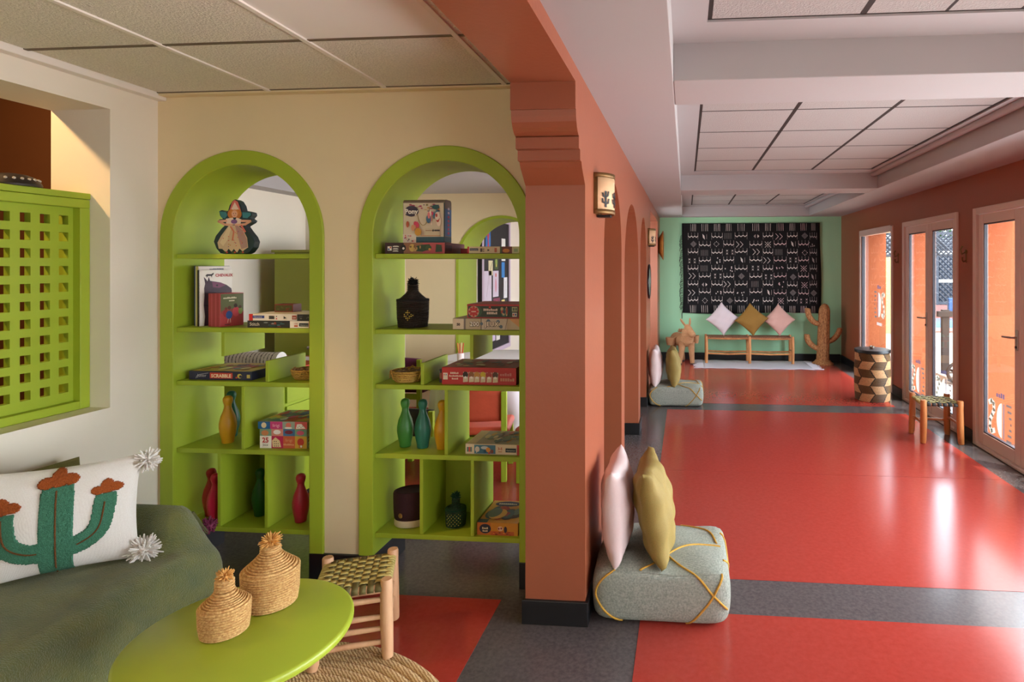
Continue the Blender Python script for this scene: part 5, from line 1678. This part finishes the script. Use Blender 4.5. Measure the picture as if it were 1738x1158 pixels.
# ================================================================ glazed doors
FX0, FX1 = 2.562, 2.64
def frame_bar(t, nm, y0, y1, z0, z1, x0=FX0, x1=FX1, m='frame_metal', bv=.005):
    return MB().box(x0, x1, y0, y1, z0, z1).build(nm, m, t, bevel=bv)
def leaf(t, y0, y1, z0, z1, handle=None):
    """stiles, rails, dark gasket and the pane; handle: 'near' or 'far' stile"""
    s = .082
    x0, x1 = 2.585, 2.628
    frame_bar(t, 'stile', y0, y0 + s, z0, z1, x0, x1)
    frame_bar(t, 'stile', y1 - s, y1, z0, z1, x0, x1)
    frame_bar(t, 'bottom_rail', y0 + s, y1 - s, z0, z0 + .105, x0, x1)
    frame_bar(t, 'top_rail', y0 + s, y1 - s, z1 - s, z1, x0, x1)
    g = .01
    for a in ((y0 + s, y0 + s + g, z0 + .105, z1 - s), (y1 - s - g, y1 - s, z0 + .105, z1 - s), (y0 + s, y1 - s, z0 + .105, z0 + .105 + g), (y0 + s, y1 - s, z1 - s - g, z1 - s)):
        MB().box(x0 + .008, x1 - .008, a[0], a[1], a[2], a[3]).build('gasket', 'frame_rubber', t)
    MB().box(2.604, 2.609, y0 + s + .002, y1 - s - .002, z0 + .107, z1 - s - .002).build('pane', 'glass', t)
    if handle:
        y = (y0 + s / 2) if handle == 'near' else (y1 - s / 2)
        h = MB().box(x0 - .008, x0 - .0005, y - .016, y + .016, .93, 1.09).build('handle_plate', 'handle_metal', t, bevel=.003)
        MB().tube([(x0 - .008, y, 1.03), (x0 - .045, y, 1.03), (x0 - .052, y + .02 * (1 if handle == 'near' else -1), 1.03), (x0 - .052, y + .12 * (1 if handle == 'near' else -1), 1.025)], [.009, .009, .009, .008], 10).build('lever', 'handle_metal', h, smooth=True)
        MB().lathe([(.009, 0), (.009, .012), (.001, .013)], 14, m=Matrix.Translation((x0 - .006, y, .955)) @ Matrix.Rotation(-pi / 2, 4, 'Y')).build('key_cylinder', 'frame_rubber', h, smooth=True)
def outer(t, y0, y1, z1):
    w = .055
    frame_bar(t, 'jamb', y0, y0 + w, 0.002, z1)
    frame_bar(t, 'jamb', y1 - w, y1, 0.002, z1)
    frame_bar(t, 'head', y0 + w, y1 - w, z1 - w, z1)
    frame_bar(t, 'threshold', y0 + w, y1 - w, .002, .03)
KG = (186, 180, 166)
def kids(t, yc, zc, s, mirror, tint=KG, nm='glass_lettering'):
    """KIDS lettering stuck on the pane; the K is made of bars"""
    S, H = [], .34 * s
    for i in range(7):
        z = -H / 2 + H * i / 6
        a = .02 + .07 * abs(i / 6 - .5) * 2
        S.append(('r', -.20 * s, z - .011 * s, -.20 * s + a * s, z + .011 * s, (84, 80, 80)))
    S += [('r', -.075 * s, -H / 2, -.055 * s, H / 2, (96, 90, 100))]
    D = [(-.03 * s, -H / 2)] + [(-.03 * s + .095 * s * math.cos(a), H / 2 * math.sin(a)) for a in [-pi / 2 + pi * i / 10 for i in range(11)]]
    S += [('p', D, tint)]
    S += [('l', [(.2 * s, H * .40), (.165 * s, H * .46), (.12 * s, H * .40), (.115 * s, H * .22), (.15 * s, H * .05), (.19 * s, -H * .12), (.195 * s, -H * .32), (.16 * s, -H * .44), (.11 * s, -H * .38)], .05 * s, tint)]
    S += [('w', 4, 0, H * .64, .07 * s, (70, 66, 90), 'CENTER'), ('r', -.1 * s, -H * .82, .1 * s, -H * .70, (150, 140, 136))]
    inv = XF[t].inverted()
    d = -1 if mirror else 1
    art(t, nm, inv, S, fn=lambda x, y, w: (2.6035 - w, yc - x * d, zc + y), material='vinyl')

w1 = struct(MB().box(FX0, FX1, 7.59, 7.645, .002, 2.09).build('window_1', 'frame_metal', bevel=.005), 'tall fixed window with KIDS lettering nearest the mint wall')
outer_y = (7.59, 8.99)
frame_bar(w1, 'jamb', 8.935, 8.99, .002, 2.105)
frame_bar(w1, 'head', 7.645, 8.935, 2.02, 2.105)
frame_bar(w1, 'sill', 7.645, 8.935, .002, .06)
for a in ((8.91, 8.935, .06, 2.02), (7.645, 7.657, .06, 2.02)):
    MB().box(2.585, 2.625, *a).build('gasket', 'frame_rubber', w1)
MB().box(2.604, 2.609, 7.65, 8.93, .062, 2.018).build('pane', 'glass', w1)
kids(w1, 8.2, 1.06, 1.0, False)
for k, (y0, y1) in enumerate(DOORS[1:]):
    d = struct(MB().box(FX0, FX1, y0, y0 + .055, .002, 2.105).build('door_%d' % (k + 1), 'frame_metal', bevel=.005), ['glass double door with a stool before it', 'glass door with mirrored KIDS lettering at the picture edge', 'added glass double door out of view, letting in daylight', 'added glass double door out of view, letting in daylight', 'added glass double door out of view, letting in daylight'][k])  # the three doors out of view are added for their daylight
    frame_bar(d, 'jamb', y1 - .055, y1, .002, 2.105)
    frame_bar(d, 'head', y0 + .055, y1 - .055, 2.05, 2.105)
    frame_bar(d, 'threshold', y0 + .055, y1 - .055, .002, .028)
    ym = (y0 + y1) / 2
    leaf(d, ym + .002, y1 - .058, .032, 2.045, 'near')
    leaf(d, y0 + .058, ym - .002, .032, 2.045)
    if k < 2:
        kids(d, ym + .33, .31, .85, True)
        kids(d, ym - .33, .31, .85, True)

# ================================================================ outside
mat('paving', (176, 156, 142), .8, var=.12, vscale=2, bump=.2, bscale=30)
mat('pool_pink', (136, 84, 76), .8, var=.15, vscale=3)
mat('pool_water', (40, 120, 160), .15, var=.2, vscale=3, spec=.6)
mat('yellow_render', (196, 158, 92), .85, var=.06, vscale=3)
mat('trellis_grey', (48, 48, 56), .7, var=.15, vscale=6)
mat('trellis_back', (128, 126, 130), .8, var=.1, vscale=4)
mat('leaf_green', (50, 92, 36), .7, var=.4, vscale=20, dark=(44, 84, 36))
mat('old_wood', (58, 36, 24), .75, var=.4, vscale=8, stretch=(1, 1, .2), dark=(38, 24, 16))
mat('blue_paint', (44, 78, 128), .6, var=.2, vscale=10)
struct(MB().box(2.95, 16, -3.2, 14.6, -.12, -.005).build('ground_terrace', 'paving'), 'pale sunlit terrace paving outside')
struct(MB().box(2.95, 16, 14.6, 26, -.16, -.06).build('ground_pool_side', 'pool_pink'))
struct(MB().box(5.6, 12.5, 15.2, 19.0, -.10, -.045).build('pool_water_surface', 'pool_water'), 'blue swimming pool water')
struct(MB().box(5.4, 12.7, 14.5, 15.2, -.12, .04).build('pool_kerb', 'pool_pink'))
struct(MB().box(5.4, 14, 19.2, 19.5, -.1, .34).build('wall_pool', 'pool_pink'))
t = thing('garden_trellis', 'grey diamond trellis fence beyond the pool', 'fence', (8.6, 19.3, .34))
mb = MB()
for s in (-1, 1):
    for i in range(44):
        x = 6.2 + .16 * i - .6
        mb.tube([(x, 19.3 + .02 * s, .36), (x + s * 2.2, 19.3 + .02 * s, 2.56)], .03, 4)
o = mb.build('lattice_slats', 'trellis_grey', t)
o['kind'] = 'stuff'
for x in [6.0 + .9 * i for i in range(8)]:
    MB().box(x, x + .12, 19.24, 19.36, .34, 2.6).build('post', 'trellis_grey', t)
for z in (.36, 1.05, 1.95, 2.55):
    MB().box(5.9, 12.6, 19.25, 19.35, z, z + .09).build('rail', 'rail_white' if z in (1.05, 1.95) else 'trellis_grey', t)
struct(MB().box(5.4, 14, 20.3, 20.4, -.1, 2.5).build('wall_garden', 'trellis_back'))
struct(MB().box(3.6, 5.75, 14.2, 14.5, -.1, 1.78).build('wall_yellow', 'yellow_render'), 'low yellow rendered garden wall')
t = thing('wall_trellis', 'grey trellis screen on the yellow garden wall', 'fence', (4.7, 14.35, 1.78))
mb = MB()
for s in (-1, 1):
    for i in range(30):
        x = 3.4 + .11 * i - .3
        mb.tube([(x, 14.35 + .015 * s, 1.80), (x + s * .85, 14.35 + .015 * s, 2.65)], .02, 4)
o = mb.build('lattice_slats', 'trellis_grey', t)
o['kind'] = 'stuff'
for z in (1.79, 2.62):
    MB().box(3.6, 5.75, 14.31, 14.39, z, z + .06).build('rail', 'trellis_grey', t)
def shrub(label, c, r, n, seed):
    t = thing('garden_shrub', label, 'shrub', (c[0], c[1], 0), group=None)
    rng = random.Random(seed)
    mb = MB()
    for i in range(n):
        d = Vector((rng.gauss(0, 1), rng.gauss(0, 1), rng.gauss(0, 1))).normalized() * r * rng.random() ** .4
        p = Vector(c) + d
        a = Vector((rng.uniform(-1, 1), rng.uniform(-1, 1), rng.uniform(-.3, 1))).normalized() * .16
        b = a.cross(Vector((rng.uniform(-1, 1), rng.uniform(-1, 1), 1))).normalized() * .06
        vs = [mb.bm.verts.new(p + q_) for q_ in (-a * .1, a * .5 + b, a, a * .5 - b)]
        mb.bm.faces.new(vs)
    o = mb.build('foliage', 'leaf_green', t, normals=False)
    o['kind'] = 'stuff'
    MB().tube([(c[0], c[1], -.06), (c[0], c[1], c[2])], [.1, .05], 8).build('stem', 'old_wood', t)
shrub('leafy green shrub above the trellis beyond the pool', (8.9, 21.4, 2.9), 1.0, 900, 3)
# old wooden cart outside the door
t = thing('garden_cart', 'old wooden cart with upright plank and wheel on the terrace', 'cart', (3.75, 8.3, -.005))
MB().box(3.545, 3.645, 8.50, 8.56, .0, .98).build('upright_plank', 'old_wood', t, bevel=.006)
MB().box(3.48, 4.6, 8.48, 8.54, .88, .96).build('cross_bar', 'old_wood', t, bevel=.006)
MB().box(3.64, 3.71, 8.52, 8.57, .9, 1.14).build('blue_paddle', 'blue_paint', t, bevel=.006)
MB().box(3.5, 4.4, 8.3, 8.9, -.003, .09).build('platform', 'paving', t, bevel=.01)
for y in (8.2,):
    c = Vector((3.62, y, .16))
    MB().tube([c + Vector((.13 * math.cos(2 * pi * i / 24), 0, .13 * math.sin(2 * pi * i / 24))) for i in range(24)], .024, 8, closed=True).build('wheel_rim', 'old_wood', t, smooth=True)
    for k in range(3):
        a = pi * k / 3
        MB().tube([c + Vector((.13 * math.cos(a), 0, .13 * math.sin(a))), c - Vector((.13 * math.cos(a), 0, .13 * math.sin(a)))], .012, 6).build('spoke', 'old_wood', t)
    MB().tube([c + Vector((0, -.04, 0)), c + Vector((0, .2, 0))], .02, 8).build('axle', 'old_wood', t)
# ================================================================ craft room behind the shelves
# lime wardrobe
mat('cabinet_lime', (140, 146, 38), .45, var=.06, vscale=3)
t = thing('lime_cupboard', 'tall lime cupboard against the far wall seen through the shelves', 'cupboard', (-2.97, 4.65, 0))
MB().box(-3.255, -2.55, 4.42, 4.92, .04, 1.70).build('carcass', 'cabinet_lime', t, bevel=.004)
for x0, x1 in ((-3.24, -2.91), (-2.895, -2.565)):
    d = MB().box(x0, x1, 4.40, 4.4195, .06, 1.66).build('door', 'cabinet_lime', t, bevel=.003)
    MB().lathe([(.012, 0), (.014, .012), (.001, .018)], 14, m=Matrix.Translation((x1 - .04 if x0 < -3 else x0 + .04, 4.3995, .95)) @ Matrix.Rotation(pi / 2, 4, 'X')).build('knob', 'handle_metal', d, smooth=True)
MB().box(-3.265, -2.54, 4.395, 4.93, 1.70, 1.72).build('cornice', 'cabinet_lime', t, bevel=.003)
MB().box(-3.22, -2.58, 4.45, 4.9, 0.001, .04).build('plinth', 'black_base', t)
# low lime chest with red top, papers and striped roll
mat('red_top', (196, 72, 48), .4, var=.1, vscale=6)
t = thing('craft_chest', 'low lime chest with red top behind the SCRABBLE box', 'chest', (-3.0, 3.9, 0))
MB().box(-3.28, -2.62, 3.62, 4.2, .04, .895).build('carcass', 'lime', t, bevel=.004)
MB().box(-3.31, -2.585, 3.60, 4.24, .896, .915).build('top_board', 'red_top', t, bevel=.004)
for z in (.48, .69):
    d = MB().box(-2.6195, -2.605, 3.66, 4.16, z, z + .19).build('drawer', 'lime', t, bevel=.003)
    MB().lathe([(.012, 0), (.016, .014), (.001, .02)], 14, m=Matrix.Translation((-2.605, 4.06, z + .12)) @ Matrix.Rotation(pi / 2, 4, 'Y')).build('knob', 'dark_leather', d, smooth=True)
MB().box(-3.26, -2.64, 3.64, 4.18, .001, .04).build('plinth', 'black_base', t)
stripes('roll_stripe', (226, 220, 216), (40, 36, 46), 'X', 13, rough=.8, bump=.1, soft=.05, distort=.3)
t = thing('striped_paper_roll', 'black and white striped paper roll on the red chest top', 'paper roll', (-2.9, 3.68, .9155))
MB().tube([(-3.1, 3.66, .972), (-2.66, 3.66, .972)], .055, 24).build('roll', 'roll_stripe', t, smooth=True)
MB().tube([(-2.665, 3.66, .972), (-2.645, 3.66, .972)], .057, 24).build('end_band', 'white_yarn', t, smooth=True)
mat('paper_white', (230, 228, 226), .8, var=.03, vscale=8)
mat('paper_pink', (214, 130, 140), .8, var=.05, vscale=8)
for (x, y, a, m, lab) in ((-2.82, 3.93, .2, 'paper_pink', 'pink sheet of paper on the red chest top'), (-2.74, 4.08, -.1, 'paper_white', 'white sheet of paper near the edge of the red chest')):
    o = MB().box(-.1, .1, -.07, .07, 0, .004).build('paper_sheet', m)
    place(o, (x, y, .9158), a)
    tag(o, lab, 'paper')
# chairs
mat('leather_orange', (206, 84, 58), .42, var=.15, vscale=6, bump=.15, bscale=40)
mat('leather_black', (22, 20, 24), .45, var=.1, vscale=8)
mat('leather_purple', (96, 24, 70), .5, var=.1, vscale=8)
mat('nail_dark', (44, 32, 26), .4, metal=.6, var=.1, vscale=10)
mat('leather_red', (170, 70, 60), .42, var=.15, vscale=6)
def chair(label, loc, rz, leather, frame='lime', sw=.40, sh=.40, bh=.78, nails=True, bt=.30):
    t = thing('craft_chair', label, 'chair', loc, rz, 'chairs in the craft room')
    k = sw / 2
    for sx in (-1, 1):
        MB().box(sx * k - .02, sx * k + .02, -k - .02, -k + .02, 0, sh - .03).build('leg', frame, t, local=True, bevel=.004)
        MB().box(sx * k - .02, sx * k + .02, k - .02, k + .02, 0, bh).build('leg', frame, t, local=True, bevel=.004)
        MB().box(sx * k - .012, sx * k + .012, -k + .02, k - .02, .12, .15).build('stretcher', frame, t, local=True)
    MB().box(-k, k, -k - .015, -k + .015, sh - .08, sh - .03).build('apron', frame, t, local=True)
    MB().box(-k, k, k - .015, k + .015, sh - .08, sh - .03).build('apron', frame, t, local=True)
    MB().box(-k - .03, k + .03, -k - .03, k - .03, sh - .029, sh + .03).build('seat', leather, t, local=True, bevel=.025, bseg=4, smooth=True)
    b = MB().grid(lambda u, v: (-k - .005 + (sw + .01) * u, k - .028 + .02 * (1 - (2 * u - 1) ** 2), bh - bt + bt * v + .012 * (1 - (2 * u - 1) ** 2) * v), 10, 6).build('backrest', leather, t, local=True, smooth=True)
    md = b.modifiers.new('thick', 'SOLIDIFY')
    md.thickness = .03
    md.offset = 0
    if nails:
        for i in range(13):
            u = (i + .5) / 13
            for v in (.05, .95):
                MB().ball((-k - .005 + (sw + .01) * u, k - .028 + .02 * (1 - (2 * u - 1) ** 2) - .017, bh - bt + bt * v + .012 * (1 - (2 * u - 1) ** 2) * v), .006, 6, 4).build('nail', 'nail_dark', b, local=True)
        for v in (.2, .35, .5, .65, .8):
            for u in (.04, .96):
                MB().ball((-k - .005 + (sw + .01) * u, k - .028 - .014, bh - bt + bt * v), .006, 6, 4).build('nail', 'nail_dark', b, local=True)
    return t
chair('orange leather chair with nailhead trim at the white clothed table', (-1.57, 4.42, .0013), math.radians(190), 'leather_orange', sh=.36, bh=.665, bt=.22)
c_ = chair('black leather chair behind the three bowling pins', (-2.07, 4.46, .0013), math.radians(178), 'leather_black', sw=.34, sh=.28, bh=.50, nails=False, bt=.27)
MB().tube([(-.17, .17, .27), (.17, .17, .06)], .013, 6).build('brace', 'lime', c_, local=True)
chair('purple leather chair behind the woven basket', (-2.72, 5.62, .0013), math.radians(178), 'leather_purple', sh=.40, bh=.70, nails=False)
chair('rust red leather chair at the clothed table edge', (-1.0, 4.42, .0013), math.radians(-95), 'leather_red', sh=.38, bh=.60, bt=.2)
# clothed table
weave('cloth_white', (228, 226, 232), (220, 218, 226), 150, bump=.1)
t = thing('clothed_table', 'round table under a white cloth in the craft room', 'table', (-1.72, 5.36, 0))
MB().lathe([(.001, .700), (.58, .700), (.58, .722), (.001, .722)], 40, c=(-1.72, 5.36, 0), caps=False).build('table_top', 'lime', t)
MB().tube([(-1.72, 5.36, .0015), (-1.72, 5.36, .70)], .05, 12).build('pedestal', 'lime', t)
MB().tube([(-2.1, 5.36, .03), (-1.3, 5.36, .03)], .028, 8).build('foot', 'lime', t)
MB().tube([(-1.72, 4.96, .03), (-1.72, 5.76, .03)], .028, 8).build('foot', 'lime', t)
def cl(u, v):
    a = 2 * pi * u
    if v < .5:
        r, z = max(.001, 1.16 * v * 1.02), .727
    else:
        q_ = (v - .5) * 2
        r = .592 + (.03 + .035 * math.sin(a * 11 + .5) + .015 * math.sin(a * 5)) * q_
        z = .727 - .50 * q_
    return (-1.72 + r * math.cos(a), 5.36 + r * math.sin(a), z)
o = MB().grid(cl, 120, 14, wrap=True).build('tablecloth', 'cloth_white', smooth=True, angle=60)
tag(o, 'white cloth hanging in folds over the craft room table', 'tablecloth')
# pencil pot with pencils
t = thing('pencil_pot', 'small pot of coloured pencils on the white clothed table', 'pencil pot', (-2.02, 5.15, .7285))
MB().lathe([(.03, 0), (.032, .08), (.029, .08), (.026, .004), (.001, .004)], 20).build('pot', 'pink_satin', t, smooth=True, local=True)
for k, c in enumerate(((206, 60, 50), (226, 190, 150), (214, 120, 60), (196, 60, 70))):
    a = k * 1.6
    MB().tube([(.008 * math.cos(a), .008 * math.sin(a), .006), (.028 * math.cos(a), .028 * math.sin(a), .17)], .0045, 6).build('pencil', colour(c), t, local=True)
# ================================================================ gallery board beyond the far arch
mat('board_black', (28, 26, 30), .7, var=.1, vscale=6)
mat('frame_lilac', (196, 180, 200), .5, var=.05, vscale=6)
t = thing('drawing_board', 'tall lilac framed black board pinned with drawings beyond the archway', 'pinboard', (-2.63, 8.0, .3))
BY0, BY1, BZ0, BZ1 = 7.45, 8.55, .45, 2.2
MB().box(-2.648, -2.625, BY0, BY1, BZ0, BZ1).build('board_panel', 'board_black', t)
for nm, y0, y1, z0, z1 in (('frame_stile', BY0 - .09, BY0, BZ0 - .06, BZ1 + .06), ('frame_stile', BY1, BY1 + .06, BZ0 - .06, BZ1 + .06), ('frame_rail', BY0, BY1, BZ1, BZ1 + .06), ('frame_rail', BY0, BY1, BZ0 - .06, BZ0)):
    MB().box(-2.648, -2.605, y0, y1, z0, z1).build(nm, 'frame_lilac', t, bevel=.004)
MB().box(-2.648, -2.60, BY0 - .115, BY0 - .09, BZ0 - .06, BZ1 + .06).build('hinge_edge', 'board_black', t)
draw = [(.10, 1.72, .20, .34, (60, 120, 190), [('p', [(.05, .3), (.15, .3), (.12, .2), (.16, .05), (.06, .06), (.09, .2)], (196, 50, 80))]),
        (.78, 1.66, .17, .32, (226, 228, 222), [('e', .085, .16, .05, .05, (206, 90, 70)), ('e', .085, .15, .035, .035, (150, 180, 200)), ('r', .02, .03, .15, .07, (110, 160, 110))]),
        (.46, 1.54, .16, .2, (70, 90, 50), [('e', .08, .1, .04, .05, (130, 150, 60)), ('e', .08, .05, .02, .02, (206, 190, 90))]),
        (.22, 1.46, .17, .2, (220, 210, 170), [('l', [(.02, .02), (.15, .18)], .01, BLK)]),
        (.78, 1.42, .14, .22, (60, 130, 200), []),
        (.04, 1.08, .30, .44, (216, 206, 222), [('l', [(.1, .1), (.2, .4), (.26, .2)], .008, (150, 130, 140))]),
        (.40, 1.16, .24, .36, (206, 196, 212), [('e', .12, .16, .03, .1, (206, 130, 150)), ('e', .12, .3, .03, .03, (196, 90, 90))]),
        (.88, 1.12, .16, .3, (222, 222, 226), [('l', [(.05, .05), (.08, .25)], .01, (120, 110, 110))]),
        (.42, .86, .28, .28, (130, 60, 84), [('e', .14, .15, .07, .1, (190, 30, 44)), ('e', .11, .22, .02, .02, BLK), ('e', .17, .22, .02, .02, BLK)]),
        (.04, .82, .28, .30, (224, 220, 226), [('e', .12, .15, .06, .08, (206, 150, 130)), ('e', .2, .14, .04, .06, (206, 200, 150))]),
        (.78, .98, .14, .12, (226, 206, 130), [('e', .07, .06, .02, .02, BLK)]),
        (.76, .70, .2, .26, (206, 206, 226), [('e', .1, .13, .06, .09, (180, 180, 206))]),
        (.06, .64, .26, .14, (60, 64, 84), [('l', [(.04, .04), (.08, .1), (.12, .04), (.16, .1), (.22, .04)], .012, (196, 180, 60))]),
        (.54, .55, .16, .26, (224, 222, 214), [('e', .08, .13, .05, .08, (150, 170, 140)), ('e', .08, .2, .03, .02, (214, 190, 80))]),
        (.3, .56, .2, .14, (206, 190, 216), []),
        (.06, .48, .24, .14, (214, 170, 190), [('l', [(.03, .04), (.2, .1)], .012, (150, 90, 120))])]
inv = XF[t].inverted()
for y, z, wd, hg, c, ex in draw:
    yy = BY0 + y
    s = MB().box(-2.625, -2.6225, yy, min(yy + wd, BY1 - .01), z, z + hg).build('drawing_sheet', colour(c, .8), t)
    if ex:
        art(s, 'drawing', inv, ex, fn=lambda x, v, w, yy=yy, z=z: (-2.6222 + w, yy + x, z + v))
